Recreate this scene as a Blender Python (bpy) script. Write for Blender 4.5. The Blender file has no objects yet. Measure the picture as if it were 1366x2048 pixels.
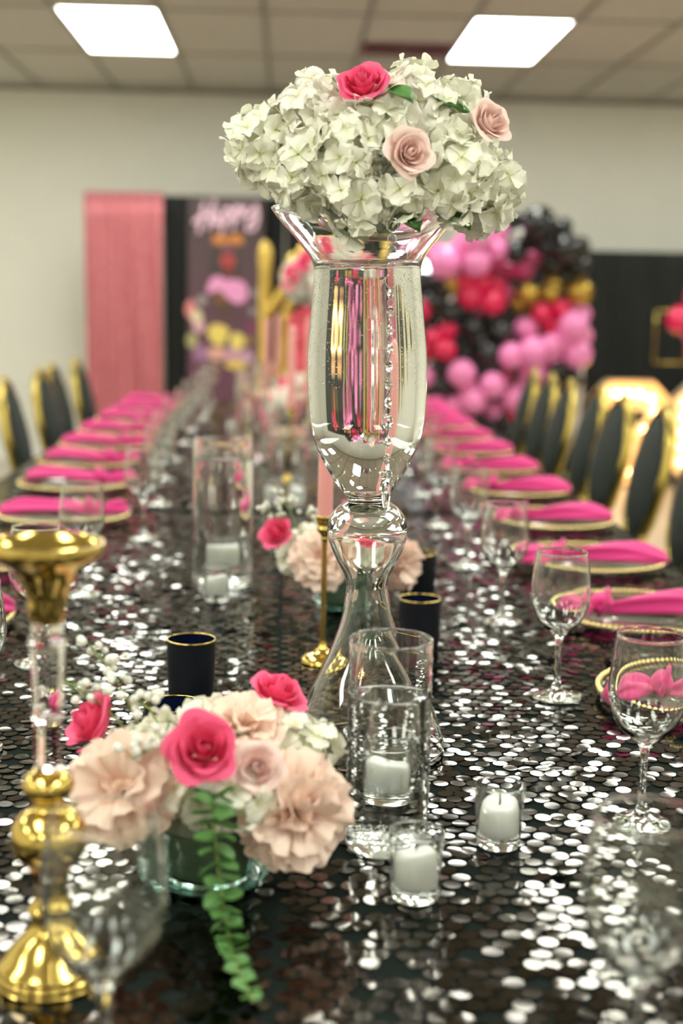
import bpy, math, random
import numpy as np
from math import sin, cos, pi, radians as rad
from mathutils import Vector, Matrix, Quaternion, Euler

scene = bpy.context.scene
col = scene.collection
random.seed(7)
RNG = np.random.default_rng(11)

# ------------------------------------------------------------------ camera
cam_data = bpy.data.cameras.new('camera')
cam = bpy.data.objects.new('camera', cam_data)
col.objects.link(cam)
cam.matrix_world = Matrix(((0.99899682, -0.01237766, -0.04303654, 0.0),
                           (-0.04056837, 0.15679127, -0.98679821, 0.0),
                           (0.01896201, 0.98755420, 0.15613184, 1.31),
                           (0, 0, 0, 1))) @ Matrix.Identity(4)
# rows above are world axes expressed in camera axes
cam_data.sensor_fit = 'VERTICAL'
cam_data.sensor_height = 36.0
cam_data.sensor_width = 24.0
cam_data.lens = 2700.0 / 2048.0 * 36.0
cam_data.clip_start = 0.05
cam_data.dof.use_dof = True
cam_data.dof.focus_distance = 1.60
cam_data.dof.aperture_fstop = 2.75
cam_data.dof.aperture_blades = 0
scene.camera = cam

# ------------------------------------------------------------------ world, exposure, light levels
world = bpy.data.worlds.new('world'); scene.world = world
world.use_nodes = True
world.node_tree.nodes['Background'].inputs[0].default_value = (0.02, 0.02, 0.02, 1)
world.node_tree.nodes['Background'].inputs[1].default_value = 1.0
PANEL_STRENGTH = 8.5
PANEL_COLOR = (0.97, 1.0, 0.90)
BULB_STRENGTH = 10.0
scene.view_settings.view_transform = 'Standard'
scene.view_settings.look = 'None'
scene.view_settings.exposure = 0.97
scene.view_settings.gamma = 1.0
scene.view_settings.use_curve_mapping = False
cy = scene.cycles
cy.use_denoising = True
cy.max_bounces = 18
cy.transmission_bounces = 18
cy.glossy_bounces = 8
cy.diffuse_bounces = 4
cy.transparent_max_bounces = 8
cy.sample_clamp_indirect = 16.0
cy.blur_glossy = 0.5
cy.caustics_refractive = True
cy.caustics_reflective = True

# ------------------------------------------------------------------ materials
def srgb(r, g, b):
    f = lambda c: (c / 255 / 12.92) if c / 255 <= 0.04045 else ((c / 255 + 0.055) / 1.055) ** 2.4
    return (f(r), f(g), f(b))

def nodes_of(m):
    m.use_nodes = True
    return m.node_tree.nodes, m.node_tree.links

def mat(name, color, rough=0.5, metal=0.0, noise=0.0, nscale=40.0, bump=0.0, bscale=200.0, spec=0.5, sheen=0.0, coat=0.0):
    m = bpy.data.materials.new(name); n, l = nodes_of(m)
    p = n['Principled BSDF']
    p.inputs['Base Color'].default_value = (*color, 1)
    p.inputs['Roughness'].default_value = rough
    p.inputs['Metallic'].default_value = metal
    p.inputs['Specular IOR Level'].default_value = spec
    if sheen:
        p.inputs['Sheen Weight'].default_value = sheen
    if coat:
        p.inputs['Coat Weight'].default_value = coat
    tc = n.new('ShaderNodeTexCoord')
    if noise:
        t = n.new('ShaderNodeTexNoise'); t.inputs['Scale'].default_value = nscale; t.inputs['Detail'].default_value = 3
        l.new(tc.outputs['Object'], t.inputs['Vector'])
        r = n.new('ShaderNodeValToRGB')
        r.color_ramp.elements[0].position = 0.3; r.color_ramp.elements[1].position = 0.7
        r.color_ramp.elements[0].color = (*[c * (1 - noise) for c in color], 1)
        r.color_ramp.elements[1].color = (*[min(1, c * (1 + noise)) for c in color], 1)
        l.new(t.outputs['Fac'], r.inputs['Fac']); l.new(r.outputs['Color'], p.inputs['Base Color'])
    if bump:
        t = n.new('ShaderNodeTexNoise'); t.inputs['Scale'].default_value = bscale
        l.new(tc.outputs['Object'], t.inputs['Vector'])
        b = n.new('ShaderNodeBump'); b.inputs['Strength'].default_value = bump; b.inputs['Distance'].default_value = 0.002
        l.new(t.outputs['Fac'], b.inputs['Height']); l.new(b.outputs['Normal'], p.inputs['Normal'])
    return m

def glass_mat(name, ior=1.5, color=(1, 1, 1), rough=0.0):
    m = bpy.data.materials.new(name); n, l = nodes_of(m)
    n.remove(n['Principled BSDF'])
    g = n.new('ShaderNodeBsdfGlass'); g.inputs['IOR'].default_value = ior
    g.inputs['Color'].default_value = (*color, 1); g.inputs['Roughness'].default_value = rough
    l.new(g.outputs[0], n['Material Output'].inputs['Surface'])
    return m

def petal_mat(name, c0, c1, radius, trans=0.3, rough=0.55, vein=0.06):
    """Petal: colour runs from c0 at the flower's middle to c1 at the rim (object space), slightly translucent."""
    m = bpy.data.materials.new(name); n, l = nodes_of(m)
    p = n['Principled BSDF']; p.inputs['Roughness'].default_value = rough
    p.inputs['Specular IOR Level'].default_value = 0.25
    tc = n.new('ShaderNodeTexCoord')
    le = n.new('ShaderNodeVectorMath'); le.operation = 'LENGTH'; l.new(tc.outputs['Object'], le.inputs[0])
    mr = n.new('ShaderNodeMapRange'); mr.inputs['From Max'].default_value = radius; l.new(le.outputs['Value'], mr.inputs['Value'])
    r = n.new('ShaderNodeValToRGB'); r.color_ramp.elements[0].color = (*c0, 1); r.color_ramp.elements[1].color = (*c1, 1)
    r.color_ramp.elements[0].position = 0.08; r.color_ramp.elements[1].position = 0.7
    l.new(mr.outputs[0], r.inputs['Fac'])
    t = n.new('ShaderNodeTexNoise'); t.inputs['Scale'].default_value = 70; l.new(tc.outputs['Object'], t.inputs['Vector'])
    mx = n.new('ShaderNodeMixRGB'); mx.blend_type = 'MULTIPLY'; mx.inputs['Fac'].default_value = vein * 3
    l.new(r.outputs['Color'], mx.inputs['Color1']); l.new(t.outputs['Color'], mx.inputs['Color2'])
    hs = n.new('ShaderNodeMixRGB'); hs.inputs['Fac'].default_value = 0.85
    l.new(mx.outputs[0], hs.inputs['Color1']); l.new(r.outputs['Color'], hs.inputs['Color2'])
    l.new(hs.outputs[0], p.inputs['Base Color'])
    tr = n.new('ShaderNodeBsdfTranslucent'); l.new(hs.outputs[0], tr.inputs['Color'])
    mix = n.new('ShaderNodeMixShader'); mix.inputs['Fac'].default_value = trans
    l.new(p.outputs[0], mix.inputs[1]); l.new(tr.outputs[0], mix.inputs[2])
    l.new(mix.outputs[0], n['Material Output'].inputs['Surface'])
    return m

def emit_mat(name, color, strength):
    m = bpy.data.materials.new(name); n, l = nodes_of(m)
    n.remove(n['Principled BSDF'])
    e = n.new('ShaderNodeEmission'); e.inputs[0].default_value = (*color, 1); e.inputs[1].default_value = strength
    l.new(e.outputs[0], n['Material Output'].inputs['Surface'])
    return m

M = {}
M['wall'] = mat('wall_paint', (0.76, 0.745, 0.665), 0.8, noise=0.015, nscale=3, bump=0.05, bscale=300)
M['tile'] = mat('ceiling_tile', (0.55, 0.525, 0.465), 0.9, noise=0.05, nscale=30, bump=0.3, bscale=150)
M['tee'] = mat('ceiling_grid_metal', (0.27, 0.25, 0.21), 0.6)
M['floor'] = mat('beige_vinyl', (0.46, 0.41, 0.32), 0.35, noise=0.08, nscale=5)
M['panel'] = emit_mat('light_diffuser', PANEL_COLOR, PANEL_STRENGTH)
M['white_metal'] = mat('white_metal', (0.8, 0.79, 0.76), 0.4)
M['vent'] = mat('maroon_vent', (0.16, 0.025, 0.05), 0.5)
M['vent_dark'] = mat('vent_slot', (0.03, 0.008, 0.012), 0.6)
M['glass'] = glass_mat('clear_glass', 1.5, (0.992, 1.0, 0.990))
M['crystal'] = glass_mat('crystal', 1.58, (1, 1, 1))
M['acrylic'] = glass_mat('acrylic', 1.46, (1, 0.99, 0.99))
M['dish'] = glass_mat('green_glass', 1.5, (0.84, 0.93, 0.90), 0.10)
M['water_side'] = glass_mat('water_in_glass', 1.333 / 1.5, (1, 1, 1))
M['water_top'] = glass_mat('water_surface', 1.333, (1, 1, 1))
M['bubble'] = glass_mat('air_bubble', 1 / 1.333, (1, 1, 1))
M['charger'] = glass_mat('charger_glass', 1.45, (1, 0.97, 0.98))
M['gold'] = mat('gold', (0.70, 0.50, 0.14), 0.14, 1.0)
M['gold_bead'] = mat('gold_bead', (0.80, 0.66, 0.30), 0.2, 1.0)
M['gold_frame'] = mat('gold_frame', (0.44, 0.33, 0.08), 0.28, 1.0)
M['gold_glitter'] = mat('gold_glitter', (0.72, 0.50, 0.12), 0.35, 0.8, noise=0.35, nscale=60, bump=1.0, bscale=120)
M['velvet'] = mat('black_velvet', (0.022, 0.029, 0.024), 0.75, sheen=0.05, spec=0.2)
M['cloth'] = mat('black_cloth', (0.009, 0.013, 0.011), 0.9, noise=0.2, nscale=500, spec=0.06)
M['drape'] = mat('black_drape', (0.012, 0.013, 0.012), 0.9)
M['napkin'] = mat('pink_napkin', srgb(216, 48, 128), 0.75, bump=0.15, bscale=900, sheen=0.2)
M['wax'] = mat('white_wax', (0.95, 0.94, 0.89), 0.45)
M['wax_pink'] = mat('pink_wax', srgb(232, 165, 160), 0.4)
for k_ in ('wax', 'wax_pink'):
    p_ = M[k_].node_tree.nodes['Principled BSDF']
    p_.inputs['Subsurface Weight'].default_value = 0.7
    p_.inputs['Subsurface Radius'].default_value = (1.0, 0.9, 0.7)
    p_.inputs['Subsurface Scale'].default_value = 0.012
M['wick'] = mat('wick', (0.03, 0.025, 0.02), 0.9)
M['navy'] = mat('navy_frosted_glass', (0.005, 0.007, 0.012), 0.5, noise=0.2, nscale=20, spec=0.25)
M['navy_in'] = mat('navy_gloss_glass', (0.004, 0.008, 0.03), 0.15)
M['foam'] = mat('floral_foam', (0.20, 0.24, 0.16), 0.95, bump=0.4)
M['leaf'] = mat('eucalyptus_leaf', (0.10, 0.24, 0.06), 0.5, noise=0.25, nscale=60)
M['stem'] = mat('green_stem', (0.20, 0.28, 0.07), 0.6)
M['hyd'] = petal_mat('hydrangea_petal', (0.82, 0.84, 0.55), (0.965, 0.957, 0.835), 0.016, 0.18)
M['hyd2'] = petal_mat('hydrangea_petal_warm', (0.86, 0.84, 0.62), (0.97, 0.94, 0.85), 0.016, 0.18)
M['hot'] = petal_mat('hot_pink_petal', srgb(232, 36, 92), srgb(252, 104, 148), 0.04, 0.15, 0.5)
M['pale'] = petal_mat('pale_pink_petal', srgb(246, 188, 182), srgb(252, 224, 216), 0.03, 0.15, 0.6)
M['peach'] = petal_mat('peach_petal', srgb(238, 180, 150), srgb(248, 215, 198), 0.06, 0.35, 0.6)
M['hydcore'] = mat('hydrangea_core', (0.78, 0.79, 0.58), 0.9)
M['breath'] = mat('babys_breath_white', (0.80, 0.80, 0.72), 0.8)

def sequin_material():
    m = bpy.data.materials.new('black_sequin_foil'); n, l = nodes_of(m)
    p = n['Principled BSDF']
    p.inputs['Metallic'].default_value = 1.0
    p.inputs['Roughness'].default_value = 0.09
    g = n.new('ShaderNodeNewGeometry')
    r = n.new('ShaderNodeValToRGB')
    r.color_ramp.elements[0].color = (0.035, 0.030, 0.026, 1); r.color_ramp.elements[1].color = (0.115, 0.10, 0.088, 1)
    l.new(g.outputs['Random Per Island'], r.inputs['Fac']); l.new(r.outputs['Color'], p.inputs['Base Color'])
    return m
M['sequin'] = sequin_material()

def glitter_curtain():
    m = bpy.data.materials.new('pink_sequin_curtain'); n, l = nodes_of(m)
    p = n['Principled BSDF']
    p.inputs['Roughness'].default_value = 0.4; p.inputs['Metallic'].default_value = 0.35
    tc = n.new('ShaderNodeTexCoord'); v = n.new('ShaderNodeTexVoronoi'); v.inputs['Scale'].default_value = 110
    l.new(tc.outputs['Object'], v.inputs['Vector'])
    r = n.new('ShaderNodeValToRGB'); r.color_ramp.elements[0].color = (*srgb(186, 100, 112), 1); r.color_ramp.elements[1].color = (*srgb(236, 164, 170), 1)
    sp = n.new('ShaderNodeSeparateColor'); l.new(v.outputs['Color'], sp.inputs[0])
    l.new(sp.outputs[0], r.inputs['Fac']); l.new(r.outputs['Color'], p.inputs['Base Color'])
    b = n.new('ShaderNodeBump'); b.inputs['Strength'].default_value = 0.6; b.inputs['Distance'].default_value = 0.004
    l.new(sp.outputs[1], b.inputs['Height']); l.new(b.outputs['Normal'], p.inputs['Normal'])
    return m
M['curtain'] = glitter_curtain()

# ------------------------------------------------------------------ mesh helpers
class MB:
    def __init__(s):
        s.v = []; s.f = []; s.mi = []
    def add(s, verts, faces, mi=0, T=None):
        o = len(s.v)
        if T is not None:
            verts = [T @ Vector(p) for p in verts]
        s.v.extend([tuple(p) for p in verts]); s.f.extend([tuple(i + o for i in f) for f in faces]); s.mi.extend([mi] * len(faces))
        return s
    def box(s, c, d, mi=0, T=None):
        x, y, z = c; a, b, e = d[0] / 2, d[1] / 2, d[2] / 2
        v = [(x - a, y - b, z - e), (x + a, y - b, z - e), (x + a, y + b, z - e), (x - a, y + b, z - e),
             (x - a, y - b, z + e), (x + a, y - b, z + e), (x + a, y + b, z + e), (x - a, y + b, z + e)]
        return s.add(v, [(0, 3, 2, 1), (4, 5, 6, 7), (0, 1, 5, 4), (1, 2, 6, 5), (2, 3, 7, 6), (3, 0, 4, 7)], mi, T)
    def lathe(s, prof, seg=48, mi=0, T=None):
        v = []; f = []; idx = []
        for r, z in prof:
            if r < 1e-6:
                idx.append([len(v)]); v.append((0, 0, z))
            else:
                idx.append(list(range(len(v), len(v) + seg)))
                v.extend((r * cos(2 * pi * j / seg), r * sin(2 * pi * j / seg), z) for j in range(seg))
        for a, b in zip(idx[:-1], idx[1:]):
            for j in range(seg):
                k = (j + 1) % seg
                if len(a) == 1 and len(b) == 1: continue
                if len(a) == 1: f.append((a[0], b[k], b[j]))
                elif len(b) == 1: f.append((a[j], a[k], b[0]))
                else: f.append((a[j], a[k], b[k], b[j]))
        return s.add(v, f, mi, T)
    def grid(s, pts, mi=0, T=None):
        nu, nv = len(pts), len(pts[0])
        v = [p for row in pts for p in row]
        f = [(i * nv + j, (i + 1) * nv + j, (i + 1) * nv + j + 1, i * nv + j + 1) for i in range(nu - 1) for j in range(nv - 1)]
        return s.add(v, f, mi, T)
    def tube(s, path, radii, seg=10, mi=0, T=None, closed=False, flat=1.0, cap=True):
        path = [Vector(p) for p in path]; n = len(path)
        if not hasattr(radii, '__len__'): radii = [radii] * n
        v = []; f = []
        ref = None
        for i in range(n):
            if closed: t = path[(i + 1) % n] - path[i - 1]
            else: t = path[min(i + 1, n - 1)] - path[max(i - 1, 0)]
            t = t.normalized() if t.length > 1e-9 else Vector((0, 0, 1))
            if ref is None:
                ref = Vector((0, 0, 1)) if abs(t.z) < 0.9 else Vector((1, 0, 0))
            a = (ref - t * ref.dot(t)).normalized(); b = t.cross(a); ref = a
            for j in range(seg):
                q = 2 * pi * j / seg
                v.append(path[i] + radii[i] * (a * cos(q) * flat + b * sin(q)))
        m = n if closed else n - 1
        for i in range(m):
            k = (i + 1) % n
            for j in range(seg):
                jj = (j + 1) % seg
                f.append((i * seg + j, i * seg + jj, k * seg + jj, k * seg + j))
        if cap and not closed:
            f.append(tuple(range(seg))[::-1]); f.append(tuple((n - 1) * seg + j for j in range(seg)))
        return s.add(v, f, mi, T)
    def sphere(s, c, r, seg=16, rings=10, mi=0, T=None, sc=(1, 1, 1)):
        prof = [(sin(pi * i / rings), -cos(pi * i / rings)) for i in range(rings + 1)]
        prof[0] = (0, -1); prof[-1] = (0, 1)
        K = Matrix.Translation(c) @ Matrix.Diagonal((r * sc[0], r * sc[1], r * sc[2], 1))
        if T is not None: K = T @ K
        return s.lathe(prof, seg, mi, K)
    def mesh(s, name, mats, smooth=True, angle=None):
        me = bpy.data.meshes.new(name)
        me.from_pydata(s.v, [], s.f)
        mats = mats if isinstance(mats, (list, tuple)) else [mats]
        for m in mats: me.materials.append(m)
        if len(mats) > 1: me.polygons.foreach_set('material_index', s.mi)
        me.polygons.foreach_set('use_smooth', [smooth] * len(me.polygons))
        if smooth and angle: me.set_sharp_from_angle(angle=rad(angle))
        me.update()
        return me

def link(name, me, parent=None, loc=(0, 0, 0), rot=(0, 0, 0), sc=(1, 1, 1)):
    o = bpy.data.objects.new(name, me); col.objects.link(o)
    o.location = loc
    if isinstance(rot, Quaternion):
        o.rotation_mode = 'QUATERNION'; o.rotation_quaternion = rot
    else: o.rotation_euler = rot
    o.scale = sc if hasattr(sc, '__len__') else (sc, sc, sc)
    if parent: o.parent = parent
    return o
def tag(o, label=None, cat=None, group=None, kind=None):
    if label: o['label'] = label
    if cat: o['category'] = cat
    if group: o['group'] = group
    if kind: o['kind'] = kind
    return o
def thing(name, loc, label, cat, group=None, rot=(0, 0, 0)):
    return tag(link(name, None, None, loc, rot), label, cat, group)
def dup(o, parent=None):
    c = o.copy(); col.objects.link(c)
    if parent: c.parent = parent
    for ch in o.children: dup(ch, c)
    return c
def facing(d, spin=0.0):
    q = Vector(d).normalized().to_track_quat('Z', 'Y')
    return q @ Quaternion((0, 0, 1), spin)
def crom(P, n=5):
    out = []
    for i in range(len(P) - 1):
        p0 = P[max(i - 1, 0)]; p1 = P[i]; p2 = P[i + 1]; p3 = P[min(i + 2, len(P) - 1)]
        for k in range(n):
            t = k / n
            out.append(tuple(0.5 * (2 * p1[a] + (p2[a] - p0[a]) * t + (2 * p0[a] - 5 * p1[a] + 4 * p2[a] - p3[a]) * t * t
                                    + (3 * p1[a] - p0[a] - 3 * p2[a] + p3[a]) * t ** 3) for a in range(len(p1))))
    out.append(tuple(P[-1]))
    return out
ORD = ['first', 'second', 'third', 'fourth', 'fifth', 'sixth', 'seventh', 'eighth', 'ninth', 'tenth', 'eleventh', 'twelfth', 'thirteenth', 'fourteenth', 'fifteenth']

# ------------------------------------------------------------------ room
X0, X1, Y0, Y1, ZC = -4.5, 6.0, -5.0, 10.72, 2.86
def plain(name, c, d, m, kind='structure', parent=None):
    return tag(link(name, MB().box(c, d).mesh(name, m, False), parent), kind=kind) if parent is None else link(name, MB().box(c, d).mesh(name, m, False), parent)
plain('floor', ((X0 + X1) / 2, (Y0 + Y1) / 2, -0.05), (X1 - X0 + .4, Y1 - Y0 + .4, .1), M['floor'])
plain('wall_back', ((X0 + X1) / 2, Y1 + .1, ZC / 2), (X1 - X0 + .4, .2, ZC + .1), M['wall'])
plain('wall_left', (X0 - .1, (Y0 + Y1) / 2, ZC / 2), (.2, Y1 - Y0, ZC + .1), M['wall'])
plain('wall_right', (X1 + .1, (Y0 + Y1) / 2, ZC / 2), (.2, Y1 - Y0, ZC + .1), M['wall'])
plain('wall_front', ((X0 + X1) / 2, Y0 - .1, ZC / 2), (X1 - X0 + .4, .2, ZC + .1), M['wall'])
plain('baseboard_back', ((X0 + X1) / 2, Y1 - .008, .05), (X1 - X0, .016, .1), M['white_metal'])
ceil = link('ceiling', MB().box(((X0 + X1) / 2, (Y0 + Y1) / 2, ZC + .1), (X1 - X0 + .4, Y1 - Y0 + .4, .06)).mesh('ceiling', M['tee'], False))
tag(ceil, kind='structure')
TW, TL = .579, 1.37
xs = [-0.139 + TW * k for k in range(-8, 11)]
ys = [9.14 + TL * k for k in range(1, -11, -1)]
LIGHT_COLS = (-6, -2, 2, 6); 
light_cells = set()
for cidx in LIGHT_COLS:
    for ridx in range(0, -10, -2):
        light_cells.add((cidx, ridx))
tile_me = MB().box((0, 0, 0), (TW - .026, TL - .026, .02)).mesh('tile', M['tile'], False)
for k in range(-8, 10):
    for r in range(1, -10, -1):
        xa = -0.139 + TW * k; yb = 9.14 + TL * r; ya = yb - TL
        if (k, r) in light_cells: continue
        if xa < X0 - .3 or xa > X1: continue
        link('tile', tile_me, ceil, (xa + TW / 2, ya + TL / 2, ZC + .012))
endt = MB().box((0, 0, 0), (TW - .026, Y1 - 10.51 - .026, .02)).mesh('tile', M['tile'], False)
for k in range(-8, 10):
    link('tile', endt, ceil, (-0.139 + TW * (k + .5), (10.51 + Y1) / 2, ZC + .012))
bar_me = MB().box((0, 0, 0), (.026, Y1 - Y0, .012)).mesh('grid_bar', M['tee'], False)
for x in xs: link('grid_bar', bar_me, ceil, (x, (Y0 + Y1) / 2, ZC))
bar2 = MB().box((0, 0, 0), (X1 - X0, .022, .010)).mesh('grid_bar', M['tee'], False)
for y in [10.51 - TL * k for k in range(0, 12)]: link('grid_bar', bar2, ceil, ((X0 + X1) / 2, y, ZC))
plain('trim_1', ((X0 + X1) / 2, Y1 - .015, ZC - .012), (X1 - X0, .03, .03), M['tee'])
# ceiling lights (flat panels set in the grid)
lf = MB()
for sx in (-1, 1):
    lf.box((sx * (TW / 2 - .012), 0, 0), (.02, TL - .02, .02)); lf.box((0, sx * (TL / 2 - .012), 0), (TW - .045, .02, .02))
lf_me = lf.mesh('frame', M['white_metal'], False)
ld_me = MB().box((0, 0, 0), (TW - .05, TL - .05, .012)).mesh('diffuser', M['panel'], False)
rows = ['over the pink curtain end', 'over the far half of the table', 'over the near half of the table', 'just behind the camera', 'at the rear of the room']
colsn = ['by the far side wall', 'on the pink curtain side', 'on the balloon side', 'by the marquee side wall']
for (k, r) in sorted(light_cells):
    L = 'white ceiling light panel, %s, %s' % (rows[-r // 2], colsn[LIGHT_COLS.index(k)])
    if r == 0 and k == -2: L = 'bright white ceiling light panel above the pink curtain, beside the plain tiles'
    if r == 0 and k == 2: L = 'bright white ceiling light panel next to the maroon air vent'
    t = thing('ceiling_light', (-0.139 + TW * (k + .5), 9.14 + TL * (r - .5), ZC + .004), L, 'ceiling light', 'ceiling light panels')
    link('frame', lf_me, t); link('diffuser', ld_me, t)
# air vent
vt = thing('air_vent', (.735, 8.77, ZC + .004), 'dark maroon rectangular air vent in the ceiling next to a light', 'vent')
vb = MB()
for sx in (-1, 1):
    vb.box((sx * .275, 0, 0), (.03, .40, .024)); vb.box((0, sx * .19, 0), (.52, .03, .024))
vb.box((0, 0, 0), (.02, .35, .024))
link('frame', vb.mesh('frame', M['vent'], False), vt)
link('backing', MB().box((0, 0, .008), (.52, .36, .006)).mesh('backing', M['vent_dark'], False), vt)
sl = MB().box((0, 0, 0), (.52, .03, .004)).mesh('slat', M['vent'], False)
for i in range(7): link('slat', sl, vt, (0, -.15 + .05 * i, 0), (.6, 0, 0))

# ------------------------------------------------------------------ tables, cloths, sequins
HW = .84
TZ = .7575
CL = [('near', -1, .35, 3.44), ('near', 1, .35, 3.44), ('far', -1, 3.50, 7.25), ('far', 1, 3.50, 7.25)]
sid = {-1: 'pink curtain', 1: 'balloon'}
leg_me = MB().tube([(0, 0, 0), (0, 0, .72)], [.016, .016], 10).mesh('leg', M['white_metal'])
for (nf, sd, ya, yb) in CL:
    xa, xb = (-HW, 0.0) if sd < 0 else (0.0, HW)
    tb = thing('banquet_table', ((xa + xb) / 2, (ya + yb) / 2, 0), 'long folding banquet table under black sequin cloth, %s table on the %s side' % (nf, sid[sd]), 'table', 'banquet tables')
    link('tabletop', MB().box((0, 0, .7375), (xb - xa - .01, yb - ya - .02, .035)).mesh('tabletop', M['white_metal'], False), tb)
    for sx in (-1, 1):
        for sy in (-1, 1):
            link('leg', leg_me, tb, (sx * ((xb - xa) / 2 - .30), sy * ((yb - ya) / 2 - .25), 0))
right_c = [(.605, 1.81), (.635, 2.31), (.655, 2.81), (.67, 3.33), (.675, 3.87), (.675, 4.37), (.675, 4.87), (.675, 5.37), (.675, 5.87), (.675, 6.37), (.675, 6.87)]
left_c = [(-.60, 1.70), (-.61, 2.22), (-.575, 2.76), (-.54, 3.31), (-.60, 3.87), (-.635, 4.39), (-.65, 4.89), (-.66, 5.39), (-.66, 5.89), (-.66, 6.39), (-.66, 6.89)]
FOOTPRINTS = [(x_, y_, .17) for x_, y_ in right_c + left_c] + [(.108, 1.61, .10), (.109, 1.305, .05), (-.116, 2.566, .065), (-.067, 1.225, .07), (.127, 1.183, .03), (.224, 1.305, .03), (-.186, 1.038, .05), (-.126, 1.838, .04), (.386, 1.362, .04), (.388, 1.826, .04)]
# sequin positions
A = .0197
def tilt_field(x, y):
    tx = .030 * np.sin(x * 9 + 1.3 * np.sin(y * 3.1)) + .022 * np.sin(y * 7.3 + x * 5) + .015 * np.sin(y * 17 + x * 3)
    ty = .028 * np.sin(y * 8.1 + 2 * np.sin(x * 4)) + .020 * np.sin(x * 12 - y * 3) + .014 * np.sin(x * 23 + y * 9)
    return tx * .6, ty * .6
def in_frame(x, y):
    return (y > .97) & (x > (0 - 572) / 2700 * y * 1.05) & (x < (1366 - 572) / 2700 * y * 1.05)
def sequin_set(xa, xb, ya, yb):
    rows_ = int((yb - ya) / (A * .866)); cols_ = int((xb - xa) / A)
    jx, jy = np.meshgrid(np.arange(cols_), np.arange(rows_))
    x = xa + A * (jx + .5 * (jy % 2)) + A * .4; y = ya + A * .866 * (jy + .5)
    x = x.ravel(); y = y.ravel()
    keep = (RNG.random(x.size) > .07) & (x < xb - .006)
    x, y = x[keep], y[keep]
    x = x + RNG.normal(0, .0011, x.size); y = y + RNG.normal(0, .0013, x.size)
    tx, ty = tilt_field(x, y)
    amp = np.where((y < 1.12) & (x < .12), .35, 1.0)
    tx = tx + RNG.normal(0, .036, x.size) * amp; ty = ty + RNG.normal(-.004, .034, x.size) * amp
    big = RNG.random(x.size) < .03
    tx = np.where(big, tx + RNG.normal(0, .22, x.size) * amp, tx); ty = np.where(big, ty + RNG.normal(0, .22, x.size) * amp, ty)
    for (fx, fy, fr) in FOOTPRINTS:          # pressed flat where something stands on them
        under = (x - fx) ** 2 + (y - fy) ** 2 < fr * fr
        tx = np.where(under, tx * .15, tx); ty = np.where(under, ty * .15, ty)
    z = TZ + .0012 + RNG.random(x.size) * .0008 + np.abs(tx) * .003 + np.abs(ty) * .003
    return x, y, z, tx, ty
def disc_arrays(x, y, z, tx, ty, n):
    N = x.size; a = np.linspace(0, 2 * pi, n, endpoint=False)
    R = .0090
    ph = RNG.random(N) * pi; bend = RNG.normal(0, .00013, N); cup = RNG.normal(.00004, .00012, N)
    px = np.concatenate([np.zeros(1), R * np.cos(a)])[None, :].repeat(N, 0)
    py = np.concatenate([np.zeros(1), R * np.sin(a)])[None, :].repeat(N, 0)
    pz = np.concatenate([np.zeros((N, 1)), cup[:, None] + bend[:, None] * np.cos(2 * (a[None, :] - ph[:, None]))], 1)
    pz = pz + tx[:, None] * px + ty[:, None] * py
    V = np.stack([px + x[:, None], py + y[:, None], pz + z[:, None]], -1).reshape(-1, 3)
    base = (np.arange(N) * (n + 1))[:, None]
    k = np.arange(n)
    tri = np.stack([np.zeros(n, int), 1 + k, 1 + (k + 1) % n], -1)
    F = (base[:, :, None] + tri[None]).reshape(-1, 3)
    return V, F
def mesh_from_arrays(name, V, F, m):
    me = bpy.data.meshes.new(name)
    me.vertices.add(len(V)); me.vertices.foreach_set('co', V.astype(np.float32).ravel())
    me.loops.add(F.size); me.loops.foreach_set('vertex_index', F.astype(np.int32).ravel())
    me.polygons.add(len(F)); me.polygons.foreach_set('loop_start', np.arange(0, F.size, 3, dtype=np.int32))
    me.polygons.foreach_set('use_smooth', np.ones(len(F), bool))
    me.materials.append(m); me.update(calc_edges=True); me.validate()
    return me
one_seq = []
for q in range(4):
    V, F = disc_arrays(np.zeros(1), np.zeros(1), np.zeros(1), np.zeros(1), np.zeros(1), 16)
    one_seq.append(mesh_from_arrays('sequin', V, F, M['sequin']))
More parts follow.
